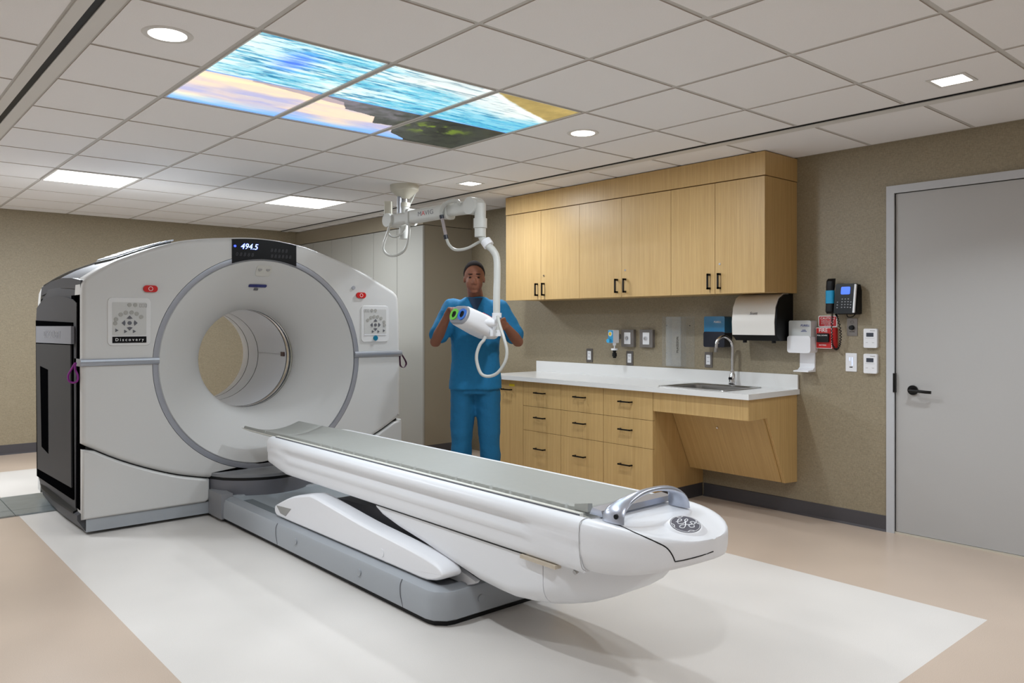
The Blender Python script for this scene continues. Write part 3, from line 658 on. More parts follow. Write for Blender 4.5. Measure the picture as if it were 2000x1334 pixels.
# dimmer
t = wthing('light_switch', 1663, 725, 'white light switch plate with small blue indicator lights', 'switch')
wbox('plate', 1652.5, 690, 1674, 725, .006, WHITE3, t, r=.002)
bm = B(); y, z = wq(1665, 707)
for k in range(7): box(bm, XW-.0075, XW-.006, y-.003, y+.0, z+.026-k*.008, z+.029-k*.008)
for k in range(3): box(bm, XW-.0075, XW-.006, y+.014, y+.017, z+.026-k*.008, z+.029-k*.008)
finish('indicator_lights', bm, EMBW, t); y, z = wq(1663, 717); bm = B(); box(bm, XW-.007, XW-.006, y-.01, y+.01, z-.003, z+.003); finish('slot', bm, BLACK, t)
def thermo(y0_, lab):
    t = wthing('thermostat', 1703, y0_+37, lab, 'thermostat', 'thermostats by the door')
    wbox('body', 1689.5, y0_, 1715.5, y0_+37, .022, WHITE3, t, r=.008, bev=.003)
    wbox('display', 1695, y0_+8, 1709, y0_+15.5, .0228, LCD, t, r=.001, bev=0)
    y, z = wq(1702, y0_+27); bm = B()
    for k in (-1, 1):
        box(bm, XW-.0228, XW-.022, y+k*.02-.007, y+k*.02+.007, z-.001, z+.001)
    box(bm, XW-.0228, XW-.022, y-.03, y+.03, z+.028, z+.029); finish('buttons', bm, INKL, t)
    y, z = wq(1707, y0_+4); text('Honeywell', (XW-.0226, y, z), Rw, Up, .007, INKL, t)
thermo(642, 'upper of the two white thermostats beside the door frame'); thermo(691.5, 'lower of the two white thermostats beside the door frame')

# ================================================================== SCANNER GANTRY
GX, GY, GZ = 2.352, 5.40, 1.047
seam = [(1.183, .565), (1.217, .545), (1.379, .456), (1.563, .375), (1.757, .307), (1.961, .259)]
topc = [(1.2, 1.612), (1.30, 1.682), (1.439, 1.754), (1.757, 1.871), (2.113, 1.922), (2.363, 1.931), (2.591, 1.906), (2.764, 1.866), (3.114, 1.747), (3.30, 1.655), (3.45, 1.578)]
tops = [(p.x, p.y) for p in catmull([(a, b, 0) for a, b in topc], 6)]
XGL, XGR = 1.168, 3.506
def mirror(s): return [(2*2.3445-a, b) for a, b in s][::-1]
gseam = [(p.x, p.y) for p in catmull([(a, b, 0) for a, b in seam], 4)]
def inset(poly, d):
    n = len(poly); out = []
    A = sum(poly[i][0]*poly[(i+1) % n][1]-poly[(i+1) % n][0]*poly[i][1] for i in range(n)); sg = 1 if A > 0 else -1
    for i in range(n):
        p0, p1, p2 = Vector(poly[i-1]), Vector(poly[i]), Vector(poly[(i+1) % n])
        a, b = (p1-p0).normalized(), (p2-p1).normalized(); na, nb = Vector((-a.y, a.x))*sg, Vector((-b.y, b.x))*sg
        nn = (na+nb); L = nn.length; nn = nn/L if L > 1e-6 else na; k = 1/max(.45, nn.dot(na)); q = p1+nn*d*k; out.append((q.x, q.y))
    return out
gantry = thing('scanner_gantry', (GX, 6.2, 0), 'large white ring-shaped scanner with graphite sides and round bore', 'scanner')
G = gantry
left_end = [(XGL, .575), (XGL, 1.0), (XGL, 1.5), (XGL+.004, 1.565), (XGL+.014, 1.595)]
right_end = [(3.478, 1.552), (3.489, 1.52), (3.50, 1.35), (XGR, 1.0), (XGR, .575)]
outer = [(a, b) for a, b in left_end]+tops+right_end+[(2*2.3445-a, b) for a, b in gseam][1:]+gseam[::-1][:-1]
# front cover with circular opening: rounded rim, flat face
bm = B()
R0 = .765; NH = 96
lay = [(5.56, 0), (5.44, 0), (5.425, .002), (5.41, .009), (5.402, .02), (5.40, .035)]
rs = [ring(bm, [(u, y, v) for u, v in (inset(outer, d) if d else outer)]) for y, d in lay]
for a, b in zip(rs, rs[1:]): bridge(bm, a, b)
hole = ring(bm, [(GX+R0*math.cos(2*PI*k/NH), 5.40, GZ+R0*math.sin(2*PI*k/NH)) for k in range(NH)])
def vtx(ringv, ang): pass
# strip the face between outline and ring by polar sorting
def ang(v): return math.atan2(v.co.z-GZ, v.co.x-GX)
o_ = rs[-1]; oi = sorted(range(len(o_)), key=lambda i: ang(o_[i]))
ol = [o_[i] for i in oi]; hl = sorted(hole, key=ang)
i = j = 0; no, nh = len(ol), len(hl)
while i < no or j < nh:
    ai = ang(ol[(i+1) % no])+(2*PI if i+1 >= no else 0); aj = ang(hl[(j+1) % nh])+(2*PI if j+1 >= nh else 0)
    if (ai <= aj and i < no) or j >= nh: f = (ol[i % no], ol[(i+1) % no], hl[j % nh]); i += 1
    else: f = (ol[i % no], hl[(j+1) % nh], hl[j % nh]); j += 1
    try: bm.faces.new(f)
    except ValueError: pass
inner = ring(bm, [(GX+R0*math.cos(2*PI*k/NH), 5.42, GZ+R0*math.sin(2*PI*k/NH)) for k in range(NH)]); bridge(bm, hole, inner)
wn(finish('front_cover', bm, WHITE, G, smooth=60))
# silver ring
bm = B(); lathe(bm, [(5.42, .765), (5.399, .762), (5.397, .745), (5.399, .729), (5.415, .726)], (GX, 0, GZ), 'y', 120, cap=False); finish('trim_ring', bm, SILVER, G)
# dished face
def dish(name, prof, m, par): bm = B(); lathe(bm, prof, (GX, 0, GZ), 'y', 120, cap=False); return finish(name, bm, m, par, smooth=40)
bc = .012
bm = B(); rings = []
for y, r in [(5.41, .726), (5.405, .72), (5.415, .70), (5.45, .64), (5.50, .56), (5.555, .48), (5.60, .43), (5.635, .40), (5.665, .38), (5.685, .371)]:
    f = (0.726-r)/.355; cz = GZ+bc*f
    rings.append([(GX+r*math.cos(2*PI*k/120), y, cz+r*math.sin(2*PI*k/120)) for k in range(120)])
loft(bm, rings, False, False); finish('dish_cover', bm, mat('dish_white', (196, 195, 193), .55, spec=.35), G, smooth=60)
BZ = GZ+bc
def bore(name, prof, m): bm = B(); lathe(bm, prof, (GX, 0, BZ), 'y', 96, cap=False); return finish(name, bm, m, G, smooth=30)
bore('bore_rim', [(5.685, .371), (5.70, .3655), (5.722, .3645)], WHITE)
bore('bore_seal', [(5.722, .372), (5.728, .372)], BLACK)
bore('laser_window', [(5.728, .3655), (5.75, .3675), (5.762, .366)], mat('laser_window', (180, 190, 198), .10, metal=.7)); bore('chrome_band', [(5.776, .3655), (5.79, .3625), (5.822, .3655)], CHROME)
bore('bore_seal', [(5.762, .366), (5.765, .372), (5.773, .372), (5.776, .3655)], BLACK)
bore('bore_seal', [(5.822, .3655), (5.825, .372), (5.833, .372), (5.836, .365)], INK)
bore('bore_liner', [(5.836, .365), (5.85, .3635), (6.1, .361), (6.36, .3615)], WHITE2)
bore('bore_seal', [(6.36, .3615), (6.362, .37), (6.368, .37), (6.37, .362)], BLACK)
bore('rear_liner', [(6.37, .3615), (6.56, .362)], WHITE2)
bore('bore_seal', [(6.56, .3615), (6.562, .37), (6.568, .37), (6.57, .362)], BLACK)
bore('rear_rim', [(6.57, .362), (6.66, .37), (6.74, .385), (6.8, .42), (6.86, .50), (6.9, .62)], WHITE2)  # whiter material puts the lamp-lit brightness into the rim's colour
bm = B(); box(bm, GX+.3545, GX+.3635, 5.855, 5.915, BZ+.0, BZ+.034); finish('laser_port', bm, mat('laser_port', (70, 42, 48), .3), G, bev=.002)
bm = B(); box(bm, GX+.3575, GX+.3620, 5.92, 6.355, BZ+.0155, BZ+.0165); finish('liner_seam', bm, INKL, G)
# display housing at the crown
bm = B(); n_ = 16
bot = [(2.113+(2.591-2.113)*k/n_) for k in range(n_+1)]
lowp = [(x, GZ+math.sqrt(.733**2-(x-GX)**2)) for x in bot]
def topz(x): return float(np.interp(x, [p[0] for p in tops], [p[1] for p in tops]))
upp = [(x, topz(x)-.012) for x in bot[::-1]]
prism(bm, lowp+upp, 'y', 5.392, 5.46); dp = finish('display_panel', bm, BLACKG, G, bev=.003)
bm = B()
text('494.5', (2.232, 5.389, 1.862), (1, 0, 0), Up, .058, EMB, dp, name='blue_digits', italic=.25)
text('494.5', (2.232, 5.3885, 1.862), (1, 0, 0), Up, .056, EMBW, dp, name='bright_digits', italic=.25)
GH = mat('unlit_digits', (46, 46, 52), .4)
text('0 8 8 8 8', (2.20, 5.3905, 1.805), (1, 0, 0), Up, .036, GH, dp, italic=.2)
text('8 8 8 8 8', (2.455, 5.3905, 1.847), (1, 0, 0), Up, .036, GH, dp, italic=.2); text('8 8 8 8 8 8', (2.47, 5.3905, 1.805), (1, 0, 0), Up, .036, GH, dp, italic=.2)
bm = B(); cyl(bm, (2.132, 5.392, 1.862), (2.132, 5.389, 1.862), .008, n=12); finish('indicator', bm, EMB, dp)
# horizontal silver stripes
for x0, x1 in ((XGL-.004, 1.628), (3.078, XGR+.004)):
    bm = B(); prism(bm, [(5.402, 1.053), (5.390, 1.056), (5.384, 1.066), (5.382, 1.076), (5.384, 1.087), (5.390, 1.097), (5.402, 1.10), (5.56, 1.10), (5.56, 1.053)], 'x', x0, x1); finish('stripe', bm, mat('stripe_silver', (158, 161, 168), .32, metal=.5), G)
# lower side covers
for mir in (0, 1):
    lowc = [(a, b-.006) for a, b in gseam if not 1.18 < a < 1.2]+[(1.961, .13), (1.955, .108), (1.93, .098), (1.172, .098)]
    lowc[0] = (1.172, lowc[0][1])
    if mir: lowc = [(2*2.3445-a, b) for a, b in lowc][::-1]
    bm = B(); lay = [(5.56, 0), (5.42, 0), (5.40, .006), (5.394, .018)]
    loft(bm, [[(u, y, v) for u, v in (inset(lowc, d) if d else lowc)] for y, d in lay]); wn(finish('lower_cover', bm, WHITE, G, smooth=60))
for x0, x1 in ((1.20, 1.965), (2.74, 3.49)):
    bm = B(); box(bm, x0, x1, 5.41, 5.56, .02, .10); finish('plinth', bm, BGREY, G, bev=.004)
for x0, x1, zt in ((1.20, 1.68, .57), (1.69, 1.95, .37), (2.74, 3.0, .37), (3.01, 3.48, .57)):
    bm = B(); box(bm, x0, x1, 5.43, 5.53, .10, zt); finish('inner_frame', bm, BLACK, G)
# graphite body behind the cover (shell with bore hole left open by drawing it as a tunnel of layers)
def shr(poly, k, dz=0): return [(GX+(u-GX)*k, (v-.3)*(1-dz)+.3) for u, v in poly]
bodyo = [(XGL+.012, .06), (XGL+.012, .6), (XGL+.012, 1.50), (XGL+.018, 1.57)]+[(a, b-.006) for a, b in tops]+[(3.47, 1.54), (3.488, 1.35), (3.493, 1.0), (3.493, .06)]
bm = B()
lay = [(5.56, 1, 0), (6.0, 1.012, 0.004), (6.4, 1.012, .006), (6.66, .995, .02), (6.8, .97, .035), (6.88, .93, .06)]
rs = [ring(bm, [(u, y, v) for u, v in shr(bodyo, k, dz)]) for y, k, dz in lay]
for a, b in zip(rs, rs[1:]): bridge(bm, a, b)
finish('body_shell', bm, DGREY, G, smooth=40)
# front and back closures of body around the bore
bm = B(); ro = rs
def closure(name, y, outline, rh, m):
    bm = B(); o2 = sorted(ring(bm, [(u, y, v) for u, v in outline]), key=ang)
    h2 = sorted(ring(bm, [(GX+rh*math.cos(2*PI*k/NH), y, GZ+rh*math.sin(2*PI*k/NH)) for k in range(NH)]), key=ang)
    i = j = 0; no, nh = len(o2), len(h2)
    while i < no or j < nh:
        ai = ang(o2[(i+1) % no])+(2*PI if i+1 >= no else 0); aj = ang(h2[(j+1) % nh])+(2*PI if j+1 >= nh else 0)
        if (ai <= aj and i < no) or j >= nh: f = (o2[i % no], o2[(i+1) % no], h2[j % nh]); i += 1
        else: f = (o2[i % no], h2[(j+1) % nh], h2[j % nh]); j += 1
        try: bm.faces.new(f)
        except ValueError: pass
    return finish(name, bm, m, G, smooth=0)
closure('rear_cover', 6.88, shr(bodyo, .93, .06), .56, WHITE)
bm = B(); lathe(bm, [(5.70, .374), (5.70, .46), (6.88, .60), (6.88, .45)], (GX, 0, BZ), 'y', 64, cap=False); finish('bore_casing', bm, DGREY, G)
# white rear shoulder pieces (seen at the far left edge)
bm = B(); lay = [(6.70, .992, .0), (6.84, .985, .02), (6.93, .955, .05), (6.96, .93, .07)]
rr_ = [[(u, y, v) for u, v in shr(bodyo, k+.008, dz)] for y, k, dz in lay]
loft(bm, rr_, False, False); finish('rear_rim_cover', bm, WHITE, G, smooth=50)
# top louvres: pale slats running front to back on the left shoulder
for k in range(9):
    a = 1.44+k*.042; z = topz(a)+.012
    s_ = (topz(a+.02)-topz(a-.02))/.04
    bm = B(); loft(bm, [[(a-.008, y, z-.008*s_+.0), (a+.008, y, z+.008*s_), (a+.008, y, z+.008*s_+.012), (a-.008, y, z-.008*s_+.008)] for y in (5.60, 6.15)]); finish('louvre', bm, SILVER2, G)
bm = B()
lo_ = [(1.42+k*.043, topz(1.42+k*.043)+.009) for k in range(9)]
prism(bm, lo_+[(a, b-.02) for a, b in lo_[::-1]], 'y', 5.59, 6.16); finish('grille', bm, BLACK, G)
lo_ = [(1.86+k*.05, topz(1.86+k*.05)+.012-abs(k-4)*.002) for k in range(9)]
bm = B(); prism(bm, lo_+[(a, b-.04) for a, b in lo_[::-1]], 'y', 5.60, 6.4); finish('crown_cover', bm, WHITE, G, bev=.006)
# left side: shoulder cap, arched panel, door over a black recess-shade sheet, plate, sill
XS = XGL+.004
def yzp(pts, x=XS): return [tuple(on(a, b, 'x', x)[1:]) for a, b in pts]
cap_t = yzp([(157.5, 547), (140, 543), (120, 543), (100, 550), (81, 562)]); cap_b = yzp([(80.5, 578), (95, 571), (115, 564), (135, 563), (157, 566)])
bm = B(); prism(bm, cap_t+cap_b, 'x', XS, XS+.06); finish('shoulder_cap', bm, DGREY, G, bev=.004)
cv = yzp([(162, 590), (140, 566), (118, 566), (95, 574), (83, 586), (83, 600), (160, 610)], XS+.03)
bm = B(); prism(bm, cv, 'x', XS+.02, XS+.06); finish('shoulder_groove', bm, BLACK, G)
pan = yzp([(155, 1015), (150, 990), (152, 592), (145, 585), (130, 580), (118, 578), (100, 580), (85, 586), (74, 602), (72, 640), (73, 800), (76, 925), (84, 955)])
bm = B(); prism(bm, pan, 'x', XS-.008, XS+.05); sp = finish('side_panel', bm, DGREY, G, bev=.006)
fr = yzp([(148.5, 976), (146, 630), (74.5, 626), (76.5, 929)])
bm = B(); prism(bm, fr, 'x', XS-.016, XS-.006); finish('door_recess_shade', bm, VOID, G)  # proud black sheet, colour stands for the shade of a recess
dr = yzp([(143, 952), (141.5, 674), (74, 671), (77, 915)], XS-.012)
bm = B(); prism(bm, dr, 'x', XS-.024, XS-.014); dd = finish('service_door', bm, DGREY2, G, bev=.003)
sl = yzp([(96, 886), (95, 722), (80, 715), (83, 872)], XS-.02)
bm = B(); prism(bm, sl, 'x', XS-.0262, XS-.022); finish('grip_slot_shade', bm, VOID, dd)  # flat black patch for the slot's inner shade, nothing hollowed out
pl = yzp([(144, 672), (144, 637), (75, 637), (75, 669)], XS-.016)
bm = B(); prism(bm, pl, 'x', XS-.032, XS-.012); nm = finish('name_plate', bm, mat('brushed_plate', (132, 133, 139), .5, metal=.3), G, bev=.003)
yc = sum(a for a, b in pl)/4; zc = sum(b for a, b in pl)/4
text('D I S C O V E R Y', (XS-.0322, yc, zc), Rw, Up, .07, mat('plate_letters', (160, 161, 168), .35, metal=.4), nm, ext=.0015)
bm = B(); box(bm, XS-.004, XS+.02, 5.43, 5.655, .16, 1.50); finish('side_gap', bm, VOID, G)
sill = [(XS-.02, .10), (XS-.02, .13), (XS+.02, .15), (XS+.05, .15), (XS+.05, .02), (XS+.03, .02)]
bm = B(); loft(bm, [[(a+dx, y, b) for a, b in sill] for y, dx in ((5.42, 0), (6.0, -.015), (6.4, -.01), (6.7, .03), (6.85, .10))]); finish('sill', bm, DGREY, G, bev=.003)
bm = B(); loft(bm, [[(a+dx, y, b) for a, b in [(XS-.026, .128), (XS-.026, .142), (XS+.02, .16), (XS+.02, .15)]] for y, dx in ((5.5, 0), (6.0, -.015), (6.4, -.01), (6.7, .03))]); finish('sill_strip', bm, BLACK, G)
# control panels
def ctrl(x0, x1, z0, z1, flip, label_txt):
    sy = 5.40
    bm = B(); fr_o = rrect(x0, x1, z0, z1, .03); loft(bm, [[(u, sy, v) for u, v in fr_o], [(u, sy-.006, v) for u, v in inset(fr_o, .003)]]); p_ = finish('control_panel', bm, mat('panel_white', (210, 209, 208), .35), G)
    w_ = x1-x0; h_ = z1-z0; zz0 = z0+h_*.22
    bm = B(); prism(bm, rrect(x0+w_*.11, x1-w_*.11, zz0, z1-h_*.1, .006), 'y', sy-.0065, sy-.0075); finish('keypad_face', bm, mat('keypad_face', (190, 189, 186), .4), p_)
    cx = (x0+x1)/2-(.0 if flip else .0); cz = zz0+(z1-h_*.1-zz0)*.37; s = w_/.25
    bm = B(); Y0, Y1 = sy-.0075, sy-.0105
    sg = -1 if flip else 1
    for a in (0, 90, 180, 270):
        t_ = math.radians(a); q = (cx+.034*s*math.cos(t_), cz+.034*s*math.sin(t_))
        wv = Vector((math.cos(t_), math.sin(t_))); pv = Vector((-wv.y, wv.x)); c0_ = Vector(q)
        bm = B(); prism(bm, [tuple(c0_+wv*.012*s), tuple(c0_-wv*.006*s+pv*.017*s), tuple(c0_-wv*.01*s), tuple(c0_-wv*.006*s-pv*.017*s)][::1], 'y', Y0, Y1); finish('arrow_key', bm, INK, p_)
    bm = B(); prism(bm, circ(cx, cz, .012*s, 16), 'y', Y0, Y1); finish('round_key', bm, INK, p_)
    for dx, dz in ((-.025, -.052), (.025, -.052), (sg*-.075, -.045)): bm = B(); prism(bm, circ(cx+dx*s, cz+dz*s, .012*s, 3), 'y', Y0, Y1); finish('arrow_key', bm, INK, p_)
    KB = mat('key_beige', (158, 156, 150), .5)
    for a in (35, 60, 82, 105, 128, 160, 182) : 
        t_ = math.radians(a if not flip else 180-a); bm = B(); prism(bm, circ(cx+.082*s*math.cos(t_), cz+.066*s*math.sin(t_), .0125*s, 16), 'y', Y0, Y1); finish('round_key', bm, KB, p_)
    for dx in (0, .032): bm = B(); prism(bm, circ(cx+sg*dx*s, cz+.112*s, .012*s, 16), 'y', Y0, Y1); finish('round_key', bm, KB, p_)
    bm = B()
    for k in range(3):
        a = cx+sg*(.062+.016*k)*s
        for r_ in ((a-.005, a+.005, cz+.118*s, cz+.12*s), (a-.005, a+.005, cz+.098*s, cz+.1*s), (a-.006, a-.004, cz+.098*s, cz+.12*s), (a+.004, a+.006, cz+.098*s, cz+.12*s)): box(bm, r_[0], r_[1], Y0, Y0-.001, r_[2], r_[3])
    finish('unlit_segments', bm, INKL, p_)
    if label_txt:
        bm = B(); box(bm, x0+w_*.11, x1-w_*.11, sy-.006, sy-.009, z0+h_*.06, z0+h_*.19); pl_ = finish('name_strip', bm, BLACKG, p_)
        text('D i s c o v e r y', (cx, sy-.0095, z0+h_*.125), (1, 0, 0), Up, .027, WINK, p_)
    else:
        bm = B(); box(bm, x0+w_*.11, x1-w_*.11, sy-.006, sy-.010, z0+h_*.195, z0+h_*.215); finish('ledge', bm, WHITE3, p_)
        bm = B(); cyl(bm, (cx, sy-.006, z0+h_*.11), (cx, sy-.014, z0+h_*.11), .02); finish('blue_button', bm, mat('teal_button', (20, 110, 140), .3), p_)
ctrl(1.317, 1.577, 1.178, 1.487, False, True)
ctrl(3.135, 3.39, 1.172, 1.46, True, False)
for x0, x1, z in ((1.53, 1.618, 1.547), (3.092, 3.176, 1.54)):
    bm = B(); prism(bm, rrect(x0, x1, z-.022, z+.022, .021), 'y', 5.40, 5.388); e_ = finish('emergency_stop', bm, RED, G, bev=.003)
    bm = B(); lathe(bm, [(5.389, .014), (5.3865, .014), (5.3865, .0115), (5.389, .0115)], ((x0+x1)/2, 0, z), 'y', 20, cap=False); finish('stop_symbol', bm, WINK, e_)
bm = B(); cyl(bm, (3.068, 5.40, 1.597), (3.068, 5.392, 1.597), .014); finish('key_switch', bm, SILVER2, G, bev=.002)
def dishy(x, z):   # front surface y of the dish at (x,z)
    r = math.hypot(x-GX, z-GZ); return float(np.interp(r, [.371, .38, .40, .43, .48, .56, .64, .70, .726], [5.685, 5.665, 5.635, 5.60, 5.555, 5.50, 5.45, 5.415, 5.41]))
def plateon(name, xc, zc, w_, h_, r, m, th=.003, n=4):
    P = rrect(xc-w_/2, xc+w_/2, zc-h_/2, zc+h_/2, r, n)
    bm = B(); loft(bm, [[(u, dishy(u, v)+.004, v) for u, v in P], [(u, dishy(u, v)-th, v) for u, v in P]]); return finish(name, bm, m, G)
mc = plateon('microphone_cover', 2.362, 1.70, .115, .075, .02, mat('cover_tint', (196, 194, 188), .45))
for dx in (-.03, .03):
    y = dishy(2.362+dx, 1.712); bm = B(); cyl(bm, (2.362+dx, y, 1.712), (2.362+dx, y-.005, 1.712), .015); finish('speaker', bm, INKL, mc)
plateon('indicator_bar', 2.345, 1.593, .135, .02, .009, mat('indigo', (28, 34, 100), .3), .004)
plateon('small_key', 2.34, 1.568, .03, .015, .003, INK, .003)
# notch plate below bore
P0 = [(2.285, .665), (2.33, .665), (2.37, .575), (2.32, .57)]
bm = B()
for k in range(4):
    a, b = P0[k], P0[(k+1) % 4]; tube(bm, [(a[0]+(b[0]-a[0])*q/4, dishy(a[0]+(b[0]-a[0])*q/4, a[1]+(b[1]-a[1])*q/4)-.0035, a[1]+(b[1]-a[1])*q/4) for q in range(5)], .0022, n=6, smooth=0)
finish('hatch_outline', bm, INKL, G)
# table dock
arc = [(1.968+(2.722-1.968)*k/16, 5.41-.30*math.sin(PI*k/16)**.6) for k in range(17)]
bm = B(); prism(bm, arc+[(2.722, 5.5), (1.968, 5.5)], 'z', .272, .292); finish('dock_shelf', bm, MGREY, G, bev=.004)
bm = B(); prism(bm, [(a, b+.003) for a, b in arc]+[(2.722, 5.5), (1.968, 5.5)], 'z', .252, .272); finish('dock_gap', bm, BLACK, G)
bm = B(); prism(bm, [(a, b+.002) for a, b in arc]+[(2.722, 5.5), (1.968, 5.5)], 'z', .02, .252); dk = finish('dock_body', bm, mat('dock_grey', (112, 112, 118), .35), G)
# cord loops on the stripe ends
bm = B(); c_ = Vector((XGL-.032, 5.45, 1.0)); lp_ = Vector((.75, -.66, 0))
tube(bm, [c_+lp_*a+Vector((0, 0, b)) for a, b in ((.012, .075), (-.008, .04), (-.03, 0), (-.026, -.035), (0, -.047), (.026, -.035), (.028, 0), (.012, .04), (.016, .078))], .0065, n=8)
tag(finish('cord_loop', bm, PURPLE), 'bright purple cord loop hanging on the left end of the scanner stripe', 'cord')
bm = B(); c_ = Vector((XGR+.008, 5.43, 1.01))
pp = catmull([c_+Vector((0, 0, .075)), c_+Vector((.035, 0, .03)), c_+Vector((.062, 0, -.02)), c_+Vector((.04, 0, -.055)), c_+Vector((.008, 0, -.04)), c_+Vector((.0, 0, .0)), c_+Vector((0, 0, .07))], 8)
loft(bm, [[p+Vector((0, -.011, 0)), p+Vector((0, .011, 0)), p+Vector((.003, .011, .002)), p+Vector((.003, -.011, .002))] for p in pp]); tag(finish('webbing_loop', bm, PURPLED), 'dark purple webbing loop on the right end of the scanner stripe', 'strap')

# ================================================================== PATIENT TABLE
TXc = 2.352
table = thing('patient_table', (TXc, 3.6, 0), 'long white patient table on a grey pedestal in front of the scanner', 'patient table'); TB = table
# pedestal
def plan(x0, x1, y0, y1, c, r=.03):
    return [(x0, y1), (x0, y0+c*1.0), (x0+.012, y0+c*.55), (x0+c*.55, y0+.012), (x0+c, y0), (x1-c, y0), (x1-c*.55, y0+.012), (x1-.012, y0+c*.55), (x1, y0+c), (x1, y1)]
pol = plan(1.965, 2.739, 2.735, 5.27, .10)
bm = B(); loft(bm, [[(u, v, z) for u, v in (inset(pol, d) if d else pol)] for z, d in ((.025, .006), (.03, .0), (.125, .003), (.148, .014), (.16, .045), (.16, .075), (.145, .085))]); finish('pedestal', bm, BGREY, TB, smooth=40)
bm = B(); prism(bm, inset(pol, .02), 'z', 0, .026); finish('pedestal_foot', bm, BLACK, TB)
bm = B(); box(bm, 2.03, 2.67, 4.2, 5.2, .14, .152); finish('deck_plate', bm, mat('deck_grey', (166, 174, 180), .35), TB)
bm = B(); box(bm, 2.055, 2.115, 3.9, 5.05, .1515, .154); finish('deck_strip', bm, mat('deck_dark', (110, 118, 122), .4), TB)
bm = B(); box(bm, 1.952, 2.03, 5.17, 5.40, .02, .185); finish('dock_bracket', bm, mat('bracket_grey', (140, 140, 143), .4), G, bev=.008)
bm = B(); box(bm, 2.672, 2.75, 5.17, 5.40, .02, .185); finish('dock_bracket', bm, mat('bracket_grey', (140, 140, 143), .4), G, bev=.008)
for y, z in ((4.10, .10), (3.40, .095)):
    bm = B(); cyl(bm, (1.968, y, z), (1.961, y, z), .017); finish('plug', bm, BGREY, TB, bev=.002)
bm = B(); cyl(bm, (2.2, 2.737, .09), (2.2, 2.731, .09), .017); finish('plug', bm, BGREY, TB, bev=.002)
for y in (4.355, 3.03):
    for sx in (-1, 1): bm = B(); tube(bm, [(TXc+sx*.3865, y-.02, .03), (TXc+sx*.388, y, .08), (TXc+sx*.386, y+.004, .125), (TXc+sx*.374, y+.006, .1495)], .0016, n=6); finish('panel_seam', bm, INK, TB)
# side linkage covers
link = [(4.494, .212), (4.463, .239), (4.269, .314), (4.087, .354), (4.0, .364), (3.79, .345), (3.47, .312), (3.168, .292), (2.942, .275), (2.817, .255), (2.769, .226), (2.79, .199), (2.894, .168), (3.091, .166), (3.597, .166), (4.0, .166), (4.389, .166), (4.477, .175)]
lk = [(p.x, p.y) for p in catmull([(a, b, 0) for a, b in link+[link[0]]], 3)][:-1]
for sx in (-1, 1):
    bm = B(); lay = [(.235, .004), (.24, 0), (.315, 0), (.333, .005), (.338, .014)]
    loft(bm, [[(TXc+sx*dx, u, v) for u, v in (inset(lk, d) if d else lk)] for dx, d in lay]); lc = wn(finish('linkage_cover', bm, WHITE3, TB, smooth=60))
    bm = B(); prism(bm, [(4.455, .232), (4.40, .195), (4.33, .19), (4.26, .245)], 'x', TXc+sx*.337, TXc+sx*.3395); finish('grip_recess', bm, INKL, lc)
    bm = B(); cyl(bm, (TXc+sx*.337, 3.27, .21), (TXc+sx*.341, 3.27, .21), .02); finish('plug', bm, WHITE3, lc)
bm = B(); prism(bm, [(4.35, .15), (4.0, .33), (3.3, .36), (2.95, .26), (2.85, .15)], 'x', TXc-.18, TXc+.18); finish('lift_mechanism', bm, mat('dark_lift', (84, 84, 88), .5), TB)
# belly (tapered underbody)
def sect(hw, zt, zb, y, r=.06):
    r = min(r, hw*.95, (zt-zb)*.95); P = []
    pts = [(-hw, zt)]
    for k in range(7): t_ = PI+PI/2*k/6; pts.append((-hw+r+r*math.cos(t_), zb+r+r*math.sin(t_)))
    pts += [(-a, b) for a, b in pts[::-1]]
    return [(TXc+u, y, v) for u, v in pts]
bm = B(); loft(bm, [sect(.262, .404, .386, 3.447, .012), sect(.265, .404, .35, 3.397, .04), sect(.267, .404, .313, 3.262), sect(.268, .404, .282, 3.044), sect(.268, .404, .252, 2.873), sect(.268, .404, .211, 2.633), sect(.268, .404, .201, 2.494), sect(.268, .404, .199, 2.397), sect(.266, .404, .204, 2.304, .075), sect(.262, .404, .214, 2.215, .09)], True, True)
finish('underbody', bm, WHITE2, TB, smooth=60)
bm = B(); loft(bm, [sect(.2605, .404, .2145, 2.213, .09), sect(.248, .404, .228, 2.14, .1), sect(.225, .404, .25, 2.06, .1), sect(.19, .404, .285, 1.98, .09), sect(.14, .404, .33, 1.91, .06), sect(.08, .404, .37, 1.86, .03), sect(.02, .404, .395, 1.84, .006)], True, True)
finish('underbody_end', bm, WHITE2, TB, smooth=60)
bm = B(); box(bm, TXc-.274, TXc+.274, 2.3, 3.43, .4035, .4075); finish('underbody_gap', bm, BLACK, TB)
for sx in (-1, 1):
    bm = B(); prism(bm, [(2.956, .235), (2.707, .182), (2.72, .168), (2.769, .152), (2.956, .152)], 'x', TXc+sx*.18, TXc+sx*.205); finish('rear_flap', bm, WHITE3, TB, bev=.004)
# housing sides (lofted section)
HS = [(.20, .585), (.236, .587), (.24, .603), (.262, .608), (.283, .603), (.294, .585), (.297, .570), (.294, .556), (.280, .546), (.277, .534), (.280, .522), (.292, .510), (.2935, .490), (.285, .478), (.2835, .462), (.2845, .44), (.282, .418), (.274, .409), (0, .407)]
def hsec(y, kx=1, dz=0, groove=1, kz=1):
    P = []
    for u, v in HS:
        if not groove and .265 < u and .56 >= v >= .515: u = .295
        if not groove and .28 < u and .515 > v > .45: u = .29
        P.append((u*kx, .51+(v-.51)*kz+dz))
    P = [(-u, v) for u, v in P]+[(u, v) for u, v in P[::-1][1:]]
    return [(TXc+u, y, v) for u, v in P]
bm = B()
def endsec(y, kx, zb):   # near-gantry end: bottom rises
    out = []
    for x, yy, v in hsec(y, kx, 0, 0): out.append((x, yy, max(v, zb) if v < zb else v))
    return out
